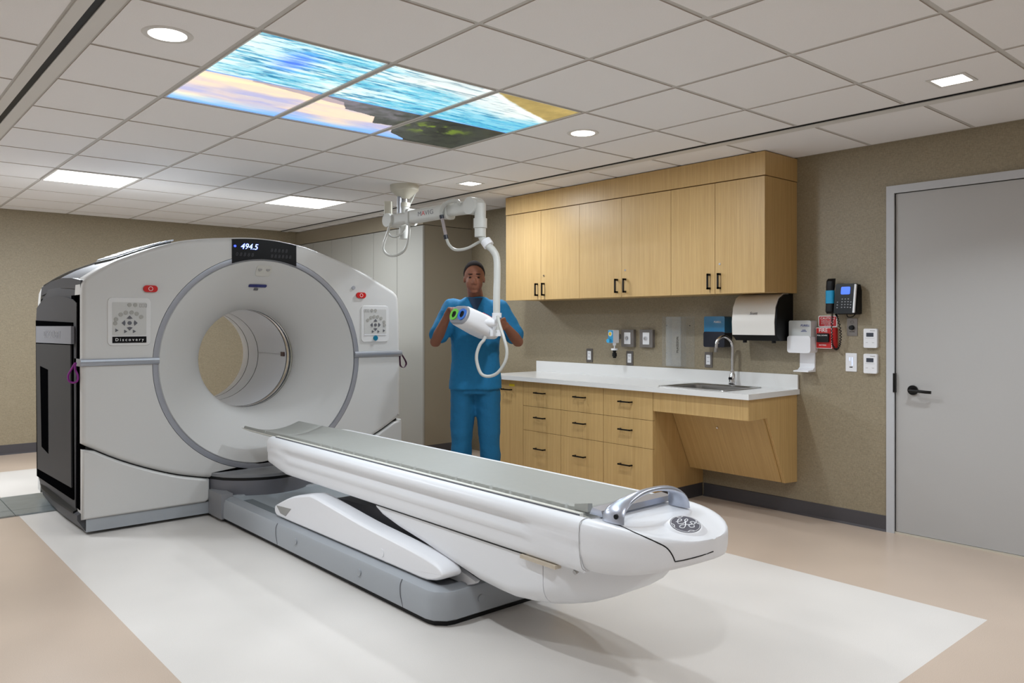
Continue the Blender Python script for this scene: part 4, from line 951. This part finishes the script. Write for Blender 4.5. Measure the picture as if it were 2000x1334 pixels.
loft(bm, [endsec(4.72, .93, .48), endsec(4.705, .975, .465), endsec(4.68, 1, .455), endsec(4.55, 1, .43), hsec(4.46, 1, 0, 0), hsec(4.40, 1), hsec(2.32, 1), hsec(2.24, 1, 0, 0), hsec(1.985, 1, 0, 0)])
finish('table_side_housing', bm, WHITE2, TB, smooth=50)
# nose cap
bm = B(); e = 2/2.15; rings = []
NS = [(.20, .600), (.236, .602), (.25, .606), (.265, .6065), (.283, .602), (.294, .585), (.297, .562), (.296, .54), (.295, .52), (.294, .50), (.292, .484), (.288, .470), (.282, .455), (.276, .438), (.266, .426), (.25, .415), (.18, .409), (0, .407)]
for k in range(0, 15):
    t_ = (k/14)*PI/2*.985; s_ = math.sin(t_)**e; c_ = math.cos(t_)**e; y = 1.982-.372*s_
    P = []
    for u, v in NS:
        P.append((u*max(c_, .01), v+((.532+(v-.515)*.36)-v)*(s_**2.0)))
    P = [(-u, v) for u, v in P]+[(u, v) for u, v in P[::-1][1:]]
    rings.append([(TXc+u, y, v) for u, v in P])
loft(bm, rings); nose = finish('nose_cap', bm, WHITE2, TB, smooth=60)
def ztop(y):
    s_ = min(1, max(0, (1.982-y)/.372)); return .6065+((.532+(.6065-.515)*.36)-.6065)*(s_**2.0)
from mathutils.bvhtree import BVHTree
def seam_on(obj, pix, r, name, par, m):
    off = Vector(TB.location); me = obj.data
    tree = BVHTree.FromPolygons([v.co+off for v in me.vertices], [p.vertices[:] for p in me.polygons]); pts = []
    for q in pix:
        hit = tree.ray_cast(C0, ray(*q).normalized())
        if hit[0] is not None: pts.append(hit[0]+hit[1]*(0 if hit[1].dot(ray(*q)) > 0 else 0))
    if len(pts) < 2: return
    bm = B(); tube(bm, pts, r, n=6, smooth=3); return finish(name, bm, m, par)
sm_px = [(1203, 1023), (1222, 1032), (1241, 1041), (1262, 1050), (1284, 1060), (1298, 1067), (1307, 1075), (1314, 1086), (1318, 1096)]
seam_on(nose, sm_px, .0024, 'cap_seam', TB, BLACK)
seam_on(nose, [(1318, 1097), (1335, 1094), (1352, 1090), (1370, 1085), (1393, 1077)], .0022, 'front_gap', TB, BLACK)
bm = B(); tube(bm, [(TXc-.2*1.0, 1.985, .606), (TXc-.283, 1.985, .604), (TXc-.297, 1.985, .565), (TXc-.2955, 1.985, .50), (TXc-.284, 1.985, .435), (TXc-.262, 1.985, .413)], .0010, n=6); finish('housing_seam', bm, INKL, TB)
bm = B(); box(bm, TXc-.288, TXc-.255, 2.12, 2.32, .392, .406); finish('belly_strap', bm, mat('strap_beige', (196, 184, 166), .6), TB, bev=.005)
bm = B(); cyl(bm, (TXc-.262, 2.03, .405), (TXc-.275, 2.03, .40), .009); finish('bolt', bm, STEEL, TB)
# emblem
EC = Vector((2.325, 1.715, ztop(1.715)+.012)); en = Vector((-.20, -.26, 1)).normalized(); er = Vector((.5, -.86, 0)); er = (er-en*er.dot(en)).normalized(); eu = en.cross(er).normalized()
# monogram reads from the handle side, rotated in plan
def ed(u, v, h=0): return EC+er*u+eu*v+en*h
bm = B(); loft(bm, [[ed(a, b, -.03) for a, b in circ(0, 0, .088, 48)], [ed(a, b, .001) for a, b in circ(0, 0, .060, 48)], [ed(a, b, .002) for a, b in circ(0, 0, .057, 48)]]); em = finish('emblem_base', bm, WHITE3, TB, smooth=60)
bm = B(); loft(bm, [[ed(a, b, .002) for a, b in circ(0, 0, .055, 48)], [ed(a, b, .0032) for a, b in circ(0, 0, .0545, 48)]]); finish('emblem_disc', bm, mat('emblem_grey', (112, 112, 122), .3, metal=.4), em)
bm = B()
def stroke(pts, r=.0018): tube(bm, [ed(a*.055, b*.055, .0036) for a, b in pts], r, n=6)
stroke([(.93*math.cos(t_), .93*math.sin(t_)) for t_ in [2*PI*k/24 for k in range(25)]], .0010)
for k in range(4):
    a0 = PI/2*k+.3; stroke([(.9*math.cos(a0), .9*math.sin(a0)), (.78*math.cos(a0+.22), .78*math.sin(a0+.22)), (.9*math.cos(a0+.5), .9*math.sin(a0+.5))], .0016)
stroke([(-.62, .02), (-.5, .1), (-.3, .28), (-.32, .46), (-.48, .42), (-.52, .1), (-.42, -.12), (-.2, -.05), (-.02, .2), (.1, .5), (.02, .62), (-.08, .45), (.0, .1), (.02, -.3), (-.08, -.55), (-.3, -.52), (-.28, -.3), (.0, -.1), (.3, .0)])
stroke([(.3, .0), (.52, .12), (.6, .34), (.42, .44), (.28, .3), (.42, .16), (.3, .02), (.24, -.14), (.38, -.3), (.58, -.18), (.56, .0)])
finish('monogram', bm, WHITE3, em)
# handle: broad arched grip
bm = B(); rings = []; HY = 1.86
for k in range(25):
    t_ = PI*k/24; cxx = TXc-.018-.195*math.cos(t_); zz = .602+.096*math.sin(t_)**.8
    wd = .014+.038*abs(math.cos(t_))**2.4; th = .0085+.006*abs(math.cos(t_)); yy = HY+.012*math.sin(t_)+(.035*abs(math.cos(t_))**3)
    tx_, tz_ = math.sin(t_), math.cos(t_)*.6; L_n = math.hypot(tx_, tz_); nx_, nz_ = -tz_/L_n, tx_/L_n
    rings.append([(cxx+nx_*th*math.sin(a), yy+wd*math.cos(a), zz+nz_*th*math.sin(a)) for a in [2*PI*q/14 for q in range(14)]])
loft(bm, rings); hd = finish('handle', bm, SILVER2, TB, smooth=60)
bm = B(); cyl(bm, (TXc-.205, HY+.014, .628), (TXc-.2265, HY+.012, .628), .009); finish('release_button', bm, BLACK, hd)
# latch bar at the end of the cradle
bm = B(); prism(bm, [(1.955, .609), (1.96, .630), (2.005, .636), (2.02, .609)], 'x', TXc-.205, TXc+.205); lb = finish('latch_bar', bm, SILVER2, TB, bev=.004)
bm = B(); box(bm, TXc-.10, TXc-.02, 1.972, 1.998, .6325, .6365); sk = finish('warning_label', bm, mat('label_cream', (226, 214, 150), .5), lb)
bm = B(); box(bm, TXc-.09, TXc-.06, 1.976, 1.994, .636, .6372); finish('label_mark', bm, RED, lb)
# cradle: curved tray sliding toward the bore
def trough(u, hw): return .0-.052*(1-(u/hw)**2)
def tray(y, hw, z, th=.007):
    us = [-hw+2*hw*k/16 for k in range(17)]; up = [(TXc+u, z+trough(u, hw)) for u in us]
    return [(a, y, b) for a, b in up]+[(a, y, b-th) for a, b in up[::-1]]
bm = B(); loft(bm, [tray(2.03, .214, .601), tray(4.9, .214, .601), tray(5.25, .212, .601), tray(5.31, .205, .602)]); cr = finish('cradle', bm, mat('cradle_ivory', (222, 221, 212), .4), TB, smooth=50)
bm = B(); loft(bm, [[(TXc-w_, y, .552), (TXc+w_, y, .552), (TXc+w_*.7, y, zb), (TXc-w_*.7, y, zb)] for y, w_, zb in ((4.6, .11, .515), (4.92, .11, .515), (5.02, .10, .535))]); finish('cradle_tongue', bm, MGREY, TB)
for sx in (-1, 1):
    bm = B(); box(bm, TXc+sx*.216, TXc+sx*.236, 2.04, 4.70, .595, .6105); finish('cradle_rail', bm, mat('cradle_ivory', (222, 221, 212), .4), TB, bev=.002)
    bm = B(); box(bm, TXc+sx*.2375, TXc+sx*.2395, 2.04, 4.69, .596, .6085); finish('rail_gap', bm, INK, TB)
# pad on the cradle
pad = thing('table_pad', (TXc, 3.6, .61), 'grey vinyl cushion pad lying along the patient table', 'pad')
def padsec(y, hw, flat, wob=0, sh=0):   # flat: 1 filled level top, 0 follows the trough
    n = 16; us = [-hw+2*hw*k/n for k in range(n+1)]
    up = [(TXc+u, .624-sh+trough(u, .214)*(1-flat)-.003*flat*(1-(u/hw)**2)) for u in us]; dn = [(TXc+u, .6025+trough(u, .214)) for u in us[::-1]]
    up[0] = (up[0][0]+.005+wob, up[0][1]-.004); up[-1] = (up[-1][0]-.005, up[-1][1]-.004)
    return [(a, y, b) for a, b in up]+[(a, y, b) for a, b in dn]
ysq = [2.045, 2.055]+[2.075+k*.0065 for k in range(330)]+[4.25, 4.5, 4.70, 4.80, 4.86, 4.92, 4.925]
fl = lambda y: float(np.interp(y, [4.55, 4.86], [1, 0]))
bm = B(); loft(bm, [padsec(y, .205, fl(y), (.0022*math.sin(y*150)+.0015*math.sin(y*97)) if y < 4.2 else 0, .008 if y in (2.045, 4.925) else 0) for y in ysq]); finish('cushion', bm, PAD, pad, smooth=60)
bm = B(); loft(bm, [padsec(y, .204, 0, 0, sh) for y, sh in ((4.935, .006), (4.94, 0), (5.0, 0), (5.27, 0), (5.28, .006))]); finish('head_cushion', bm, PAD, pad, smooth=60)
bm = B(); loft(bm, [[(TXc-.205, y, .612), (TXc-.205+.03, y, .612), (TXc-.205+.026, y, .642-h_), (TXc-.203, y, .646-h_)] for y, h_ in ((2.03, 0), (2.10, .014))]); finish('corner_tab', bm, PAD, pad)

# trench cover on the floor, left
t = thing('trench_cover', (.3, 6.6, 0), 'scuffed grey metal trench cover across the floor by the scanner', 'floor cover')
for y0, y1 in ((6.26, 6.42), (6.424, 6.95)):
    for x0, x1 in ((-1.3, -.2), (-.195, .95), (.955, 1.36)):
        bm = B(); box(bm, x0, x1, y0, y1, .001, .011); finish('plate', bm, TRENCH, t, bev=.001, seg=1)

# ================================================================== CEILING ARM + INJECTOR
arm = thing('ceiling_arm', (3.592, 5.478, CEIL), 'off-white jointed ceiling arm with looping hoses, beside the scanner', 'ceiling arm')
A_ = arm; ap = Vector((3.592, 5.478, 0))
def V(px, py, dd): return dep(px, py, dd)
bm = B(); lathe(bm, [(CEIL, .118), (CEIL-.045, .116), (CEIL-.06, .10), (CEIL-.10, .055), (CEIL-.115, .04)], (ap.x, ap.y, 0), 'z', 40); finish('ceiling_canopy', bm, CREAM, A_)
bm = B(); cyl(bm, (ap.x, ap.y, CEIL-.1), (ap.x, ap.y, 2.30), .028); finish('stem', bm, STEEL, A_)
bm = B(); cyl(bm, (ap.x, ap.y, 2.32), (ap.x, ap.y, 2.285), .048); finish('collar', bm, CREAM, A_)
bm = B(); cyl(bm, (ap.x, ap.y, 2.285), (ap.x, ap.y, 2.02), .043); finish('column', bm, ARM, A_)
j0 = V(766, 431, 6.42); j1 = V(926, 403, 5.78)
u_ = (j1-j0).normalized(); sd = Vector((u_.y, -u_.x, 0)).normalized(); upv = sd.cross(u_)
if upv.z < 0: upv = -upv
# bracket joining column and joint
bm = B(); hb_ = V(757, 405, 6.42)
prism(bm, rrect(-.03, .03, -.0, .0, .001), 'x', 0, .001) if False else None
q0 = V(759, 462, 6.44); q1 = V(759, 397, 6.44)
loft(bm, [[q+Rv*a+Fv*b for a, b in rrect(-.032, .03, -.04, .04, .008)] for q in (Vector((q0.x, q0.y, 2.12)), Vector((q0.x, q0.y, 2.32)))]); finish('counterweight', bm, CREAM, A_)
bm = B(); m0 = Vector((q0.x, q0.y, 2.16)); cyl(bm, m0, (ap.x, ap.y, 2.16), .04); finish('bridge', bm, ARM, A_)
bm = B(); cyl(bm, j0-sd*.06, j0+sd*.06, .056, n=32); finish('rear_joint', bm, ARM, A_, bev=.004)
def beam(bm, a, b, h0, h1, w0, w1):
    loft(bm, [[p+upv*v+sd*u for u, v in rrect(-w_, w_, -h_, h_, min(w_, h_)*.5)] for p, h_, w_ in ((a, h0, w0), (b, h1, w1))])
bm = B(); beam(bm, j0, j0+u_*.28, .048, .042, .04, .04); finish('end_shell', bm, ARM, A_, bev=.003); bm = B(); beam(bm, j1-u_*.32, j1, .042, .05, .038, .038); finish('end_shell', bm, ARM, A_, bev=.003)
bm = B(); beam(bm, j0+u_*.26, j1-u_*.30, .052, .052, .043, .043); fb = finish('spring_arm', bm, ARM, A_, bev=.003)
for f in (.25, .71):
    bm = B(); p = j0.lerp(j1, f); beam(bm, p-u_*.018, p+u_*.018, .066, .066, .052, .052); finish('strap_clip', bm, ARM, A_, bev=.003)
side = sd if sd.dot(-p) > 0 else -sd
lp = j0.lerp(j1, .50)+side*.0445; rdir = u_ if u_.dot(Rv) > 0 else -u_
lg = mat('logo_grey', (110, 108, 112), .4); LR = mat('logo_red', (205, 40, 45), .4)
for ch_, dx_, m_l in (('M', -.085, lg), ('A', -.042, LR), ('V', -.006, lg), ('I', .022, lg), ('G', .055, lg)):
    text(ch_, lp+upv*.004+rdir*dx_, rdir, upv, .05, m_l, fb, squash=1.2, ext=.0004)
bm = B(); cyl(bm, j1-sd*.055, j1+sd*.055, .064, n=36); finish('front_joint', bm, ARM, A_, bev=.004)
k0 = V(938, 405, 5.74); kx, ky = k0.x, k0.y
bm = B(); beam(bm, j1, Vector((kx, ky, j1.z-.005)), .05, .045, .035, .035); cyl(bm, (kx, ky, 2.20), (kx, ky, 2.09), .042); finish('elbow_housing', bm, ARM, A_)
bm = B(); cyl(bm, (kx, ky, 2.09), (kx, ky, 2.02), .050); cyl(bm, (kx, ky, 2.02), (kx, ky, 1.955), .042); finish('swivel', bm, ARM, A_, bev=.003)
path = [Vector((kx, ky, 1.96)), V(940, 462, 5.74), V(950, 477, 5.73), V(962, 488, 5.71), V(970, 505, 5.70), V(971, 540, 5.68), V(970, 580, 5.66), V(970, 650, 5.64)]
bm = B(); tube(bm, path, .026, n=18); finish('drop_tube', bm, ARM, A_)
bm = B(); s0 = V(948, 470, 5.735); s1 = V(955, 480, 5.72); cyl(bm, s0, s1, .040); finish('tube_sleeve', bm, WHITE3, A_, bev=.004)
pb = V(970.5, 616, 5.65); bm = B(); cyl(bm, pb+Vector((0, 0, .018)), pb-Vector((0, 0, .016)), .034); finish('tube_clamp', bm, WHITE3, A_, bev=.003)
# hoses
def hose(name, pts, r, m): bm = B(); tube(bm, [V(*p) for p in pts], r, n=12); return finish(name, bm, m, A_)
HG = mat('hose_grey', (186, 186, 180), .35)
hose('hose', [(764, 432, 6.36), (757, 455, 6.33), (750, 475, 6.32), (749, 488, 6.32), (758, 498, 6.32), (773, 499, 6.3), (788, 491, 6.28), (796, 475, 6.26), (799, 455, 6.24), (799, 435, 6.24)], .010, HG)
hose('hose', [(759, 445, 6.45), (760, 458, 6.45), (770, 463, 6.45), (782, 458, 6.45), (791, 448, 6.45), (793, 440, 6.45)], .008, HG)
hose('hose', [(897, 398, 5.8), (893, 393, 5.82), (880, 393, 5.86), (868, 400, 5.9), (862, 412, 5.92), (862, 420, 5.92)], .015, HG)
hose('hose', [(872, 466, 5.88), (877, 478, 5.87), (887, 487, 5.86), (900, 488, 5.84), (915, 484, 5.82), (930, 476, 5.78), (945, 468, 5.75)], .011, HG)
bm = B(); a, b = V(863, 424, 5.9), V(871, 461, 5.88); cyl(bm, a, b, .013, n=16); finish('connector_tube', bm, mat('smoke_plastic', (150, 140, 140), .15), A_)
bm = B(); cyl(bm, V(862, 420, 5.9), V(863.5, 427, 5.9), .017, n=16); finish('connector_collar', bm, NAVY, A_); bm = B(); cyl(bm, V(870, 459, 5.88), V(872, 467, 5.88), .017, n=16); finish('connector_collar', bm, NAVY, A_)
hose('power_hose', [(972, 618, 5.6), (976, 635, 5.55), (984, 660, 5.5), (990, 685, 5.48), (986, 708, 5.48), (972, 728, 5.5), (955, 735, 5.52), (940, 730, 5.53), (932, 710, 5.54), (931, 692, 5.54), (937, 674, 5.54), (945, 664, 5.54), (948, 657, 5.54)], .0115, ARM)
bm = B(); tube(bm, [(ap.x+.10, ap.y-.06, CEIL-.003), (ap.x+.06, ap.y-.04, CEIL-.1), (ap.x+.03, ap.y-.03, 2.30), (ap.x-.03, ap.y-.05, 2.20), (ap.x-.07, ap.y-.04, 2.13)], .007, n=8); finish('supply_cable', bm, HG, A_)
bm = B(); cyl(bm, (ap.x-.05, ap.y, CEIL-.1), (ap.x-.05, ap.y, CEIL-.24), .018); finish('cable_guide', bm, SILVER, A_)
# injector head
fc = V(895, 614, 5.56); bk = V(962, 648, 5.78)
ax = (bk-fc); Ln = ax.length; ax.normalize()
inj = thing('contrast_injector', tuple(fc.lerp(bk, .5)-Vector((0, 0, .09))), 'white twin-barrel injector head with green and blue rings, held by the person', 'injector')
hz = Vector((0, 0, 1)).cross(ax).normalized(); vz = ax.cross(hz); 
if vz.z < 0: vz = -vz
if hz.dot(Rv) < 0: hz = -hz
def isec(t_, w_, h_, r, off=0): p = fc+ax*t_; return [p+hz*u+vz*(v+off) for u, v in rrect(-w_, w_, -h_, h_, r, 7)]
bm = B(); loft(bm, [isec(.012, .098, .066, .064), isec(.03, .104, .072, .066), isec(Ln*.55, .108, .078, .06), isec(Ln*.85, .105, .075, .05), isec(Ln*.97, .095, .062, .045), isec(Ln, .07, .04, .03)]); ib = finish('body', bm, WHITE3, inj, smooth=50)
bm = B(); loft(bm, [isec(.0, .092, .060, .058), isec(.004, .098, .066, .063), isec(.02, .101, .069, .065), isec(.022, .09, .06, .055)]); finish('bezel', bm, SILVER, inj, smooth=30)
for s_, m, nm in ((-1, GREENR, 'green_ring'), (1, BLUER, 'blue_ring')):
    cc = fc+hz*(s_*.045)
    bm = B(); P = lambda r, t_: [cc-ax*t_+hz*(r*math.cos(2*PI*k/36))+vz*(r*math.sin(2*PI*k/36)) for k in range(36)]
    loft(bm, [P(.043, -.002), P(.043, .006), P(.025, .006), P(.024, -.01)], False, False); r_ = finish(nm, bm, m, inj)
    bm = B(); P2 = lambda t_: [cc-ax*t_+hz*(r*math.cos(2*PI*k/36))+vz*(r*math.sin(2*PI*k/36)) for k in range(36) for r in ((.026 if k % 6 < 4 else .022),)]
    loft(bm, [P2(-.001), P2(.0015)]); finish('barrel_opening', bm, BLACK, r_)
bm = B(); y0 = fc+ax*(Ln*.8); a = V(933, 627, 5.60); b = V(969, 632, 5.645); cyl(bm, a, b, .030); finish('mount', bm, WHITE3, inj, bev=.003)
bm = B(); loft(bm, [[b+Vector((0, 0, dz))+Rv*p_+Fv*q_ for p_, q_ in rrect(-.045, .035, -.03, .03, .008)] for dz in (-.09, -.045)]); cyl(bm, b+Vector((0, 0, .06)), b-Vector((0, 0, .09)), .028); finish('bracket', bm, WHITE3, inj, bev=.003)
bm = B(); cyl(bm, a-(b-a)*.04, a+(b-a)*.03, .033); finish('seal_ring', bm, BLACK, inj)
bm = B(); q = fc+ax*(Ln*.62)+vz*.0785; box(bm, q.x-.03, q.x+.03, q.y-.006, q.y+.006, q.z-.003, q.z+.001) if False else None
loft(bm, [[q+ax*u+hz*(.05+v)+vz*dd for u, v in ((-.05, -.012), (.05, -.012), (.05, .012), (-.05, .012))] for dd in (-.001, .0012)]); finish('red_marking', bm, REDS, inj)

# ================================================================== PERSON
PB = Vector((3.755, 4.735, 0))
ps = Vector((.786, -.618, 0)); pc = Vector((-.618, -.786, 0))
def pp_(s, c, z): return PB+ps*s+pc*c+Vector((0, 0, z))
def blob(bm, c, rx, ry, rz, n=16, tilt=None):
    c = Vector(c); rings = []
    for i in range(1, n):
        th = PI*i/n; r = math.sin(th); zc_ = math.cos(th)
        ring_ = []
        for k in range(20):
            a = 2*PI*k/20; s, d_, z = rx*r*math.cos(a), ry*r*math.sin(a), rz*zc_
            if tilt: d_, z = d_*math.cos(tilt)+z*math.sin(tilt), -d_*math.sin(tilt)+z*math.cos(tilt)
            ring_.append(pp_(c.x+s, c.y+d_, c.z+z))
        rings.append(ring_)
    loft(bm, rings)
def limb(bm, pts, n=18):   # pts: (s,c,z,rs,rc)
    P = [pp_(*q[:3]) for q in pts]
    for i in range(len(P)-1):
        a, b = P[i], P[i+1]; d_ = (b-a).normalized(); u, v = frame_of(d_)
        for (c0, r0), (c1, r1) in (((a, pts[i][3]), (b, pts[i+1][3])),):
            cyl(bm, c0, c1, r0, r1, n)
        blob(bm, pts[i][:3], pts[i][3], pts[i][3], pts[i][3], 8)
    blob(bm, pts[-1][:3], pts[-1][3], pts[-1][3], pts[-1][3], 8)
def remesh(name, bm, m, parent, vox=.008, smooth=4):
    me = bpy.data.meshes.new('r'); bmesh.ops.recalc_face_normals(bm, faces=bm.faces); bm.to_mesh(me); bm.free()
    o = bpy.data.objects.new('r', me); COL.objects.link(o)
    r = o.modifiers.new('r', 'REMESH'); r.mode = 'VOXEL'; r.voxel_size = vox
    s = o.modifiers.new('s', 'SMOOTH'); s.iterations = smooth; s.factor = .5
    bpy.context.view_layer.update()
    me2 = bpy.data.meshes.new_from_object(o.evaluated_get(bpy.context.evaluated_depsgraph_get())); bpy.data.objects.remove(o)
    b2 = B(); b2.from_mesh(me2); bpy.data.meshes.remove(me2); return finish(name, b2, m, parent, smooth=180)
person = thing('person', tuple(PB), 'person in teal scrubs standing behind the table, guiding the injector head', 'person')
# arms (shoulder, elbow, wrist)
SH = {-1: (-.175, .0, 1.455), 1: (.175, .0, 1.455)}
EL = {-1: (-.305, .07, 1.18), 1: (.325, .05, 1.18)}
WR_ = {-1: (-.205, .245, 1.385), 1: (.225, .235, 1.30)}
bm = B()
HCX, HCY, HCZ = -.01, .065, 1.665
tl = .38
# head: cranium, jaw, nose, ears, brow, lips
blob(bm, (HCX, HCY-.015, HCZ+.03), .079, .097, .10, 16, tl)
blob(bm, (HCX, HCY+.035, HCZ-.04), .064, .062, .075, 14, tl)
blob(bm, (HCX, HCY+.105, HCZ-.028), .014, .018, .026, 10, tl)
blob(bm, (HCX-.012, HCY+.10, HCZ-.043), .010, .012, .010, 8); blob(bm, (HCX+.012, HCY+.10, HCZ-.043), .010, .012, .010, 8)
blob(bm, (HCX, HCY+.083, HCZ+.018), .052, .012, .009, 8)
blob(bm, (HCX, HCY+.083, HCZ-.068), .022, .010, .0065, 8); blob(bm, (HCX, HCY+.078, HCZ-.08), .019, .010, .007, 8)
blob(bm, (HCX, HCY+.05, HCZ-.102), .03, .024, .018, 8)
for s_ in (-1, 1):
    blob(bm, (HCX+s_*.076, HCY-.005, HCZ-.012), .008, .016, .027, 10, .3); blob(bm, (HCX+s_*.036, HCY+.07, HCZ-.035), .02, .016, .016, 8)
limb(bm, [(HCX, HCY-.01, HCZ-.08, .056, 0), (0, .0, 1.53, .060, 0), (0, -.01, 1.47, .075, 0)])
limb(bm, [(0, 0, 1.42, .10, 0), (0, 0, 1.0, .10, 0)])
for s_ in (-1, 1):
    limb(bm, [(*SH[s_], .05, 0), (*EL[s_], .042, 0)]); e_, w_ = Vector(EL[s_]), Vector(WR_[s_])
    limb(bm, [(*e_, .042, 0), (*(e_.lerp(w_, .3)), .043, 0), (*w_, .027, 0)])
    limb(bm, [(0, 0, 1.44, .06, 0), (*SH[s_], .05, 0)])
# right hand on top of the injector (image left): palm + curled fingers
def hand(w_, dirv, down, side_, s_):
    w_ = Vector(w_); d1 = Vector(dirv).normalized(); dn = Vector(down).normalized(); sdv = Vector(side_).normalized()
    pm = w_+d1*.045
    for a in (-.028, -.01, .01, .028):
        limb(bm, [(*(w_+sdv*a*.6), .017, 0), (*(w_+d1*.085+sdv*a), .0125, 0)], 10)
    for a, L_ in ((-.031, .062), (-.0105, .074), (.0105, .078), (.031, .068)):
        k0_ = w_+d1*.088+sdv*a; k1_ = k0_+(d1*.8+dn*.5).normalized()*L_*.45; k2_ = k1_+(d1*.3+dn*.95).normalized()*L_*.32; k3_ = k2_+(dn-d1*.15).normalized()*L_*.26
        limb(bm, [(*k0_, .0095, 0), (*k1_, .0088, 0), (*k2_, .008, 0), (*k3_, .0072, 0)], 8)
    t0 = w_+d1*.025+sdv*s_*.03; t1_ = t0+(d1*.6+sdv*s_*.75).normalized()*.035; t2_ = t1_+(d1*.8+dn*.5+sdv*s_*.15).normalized()*.032
    limb(bm, [(*t0, .014, 0), (*t1_, .011, 0), (*t2_, .0095, 0)], 8)
hand(WR_[-1], (.38, .72, .50), (.15, .45, -1), (1, -.5, 0), 1)
hand(WR_[1], (-.55, .65, .1), (-.35, .3, -.6), (.3, .3, 1), 1)
for s_ in (-1, 1): limb(bm, [(s_*.11, -.02, .15, .045, 0), (s_*.11, -.02, .075, .04, 0), (s_*.11, .05, .045, .035, 0)])
for s_ in (-1, 1): limb(bm, [(s_*.09, 0, .95, .07, 0), (s_*.10, -.01, .5, .05, 0), (s_*.11, -.02, .15, .045, 0)])
body = remesh('body', bm, SKIN, person, .0065, 3)
# eyes, brows
for s_ in (-1, 1):
    bm = B(); blob(bm, (HCX+s_*.031, HCY+.083, HCZ+.0), .012, .007, .0045, 8); finish('eyelid_line', bm, HAIR, person)
    bm = B(); blob(bm, (HCX+s_*.031, HCY+.0925, HCZ+.026), .02, .006, .0035, 8); finish('eyebrow', bm, HAIR, person)
bm = B(); blob(bm, (HCX, HCY-.019, HCZ+.035), .0825, .1005, .1025, 20, tl)
bmesh.ops.bisect_plane(bm, geom=bm.verts[:]+bm.edges[:]+bm.faces[:], plane_co=pp_(HCX, HCY+.055, HCZ+.085), plane_no=(pc*.78-Vector((0, 0, .62))), clear_outer=True)

hair = finish('hair', bm, HAIR, person, smooth=180)
# scrub top
bm = B()
def torso(bm, secs):
    loft(bm, [[pp_(rs_*math.copysign(abs(math.cos(a))**.8, math.cos(a)), c0_+rc_*math.copysign(abs(math.sin(a))**.85, math.sin(a)), z+ (sl_*abs(math.cos(a)))) for a in [2*PI*k/32 for k in range(32)]] for z, rs_, rc_, c0_, sl_ in secs])
torso(bm, [(.815, .205, .135, 0, 0), (.90, .20, .135, 0, 0), (1.02, .185, .125, 0, 0), (1.15, .185, .122, 0, 0), (1.28, .20, .128, 0, 0), (1.40, .215, .12, 0, 0), (1.46, .195, .10, 0, -.01), (1.505, .13, .085, 0, -.012), (1.525, .085, .075, 0, -.004)])
for s_ in (-1, 1):
    limb(bm, [(s_*.15, 0, 1.435, .075, 0), (*(Vector(SH[s_])+Vector((s_*.01, 0, -.015))), .072, 0), (*(Vector(SH[s_]).lerp(Vector(EL[s_]), .45)), .074, 0), (*(Vector(SH[s_]).lerp(Vector(EL[s_]), .80)), .078, 0)])
top_ = remesh('scrub_top', bm, TEAL, person, .01, 5)
dt = bpy.data.textures.new('folds', 'CLOUDS'); dt.noise_scale = .09
md = top_.modifiers.new('folds', 'DISPLACE'); md.texture = dt; md.strength = .018; md.mid_level = .5
# V neck insert and pocket
bm = B(); loft(bm, [[pp_(a, b+dd, z) for a, b, z in ((-.055, .0775, 1.515), (.055, .0775, 1.515), (.0, .125, 1.40))] for dd in (0, .006)]); finish('neck_opening', bm, mat('navy_undershirt', (20, 44, 70), .8), person)
# trousers
bm = B(); torso(bm, [(.78, .175, .12, 0, 0), (.86, .18, .125, 0, 0), (.95, .17, .12, 0, 0)])
for s_ in (-1, 1): limb(bm, [(s_*.085, 0, .85, .105, 0), (s_*.095, .0, .72, .10, 0), (s_*.105, .01, .48, .085, 0), (s_*.115, -.01, .25, .078, 0), (s_*.12, -.015, .09, .08, 0)])
tr_ = remesh('trousers', bm, TEALD, person, .01, 5); md = tr_.modifiers.new('folds', 'DISPLACE'); md.texture = dt; md.strength = .016
for s_ in (-1, 1):
    bm = B(); loft(bm, [[pp_(s_*.12+u, c_, z) for u, z in ((-w_, .0), (w_, .0), (w_, h_*.5), (w_*.6, h_), (-w_*.6, h_), (-w_, h_*.5))] for c_, w_, h_ in ((-.10, .03, .06), (-.07, .04, .09), (.0, .043, .095), (.08, .05, .065), (.16, .045, .05), (.19, .025, .035))]); finish('shoe', bm, SHOE, person, smooth=60)
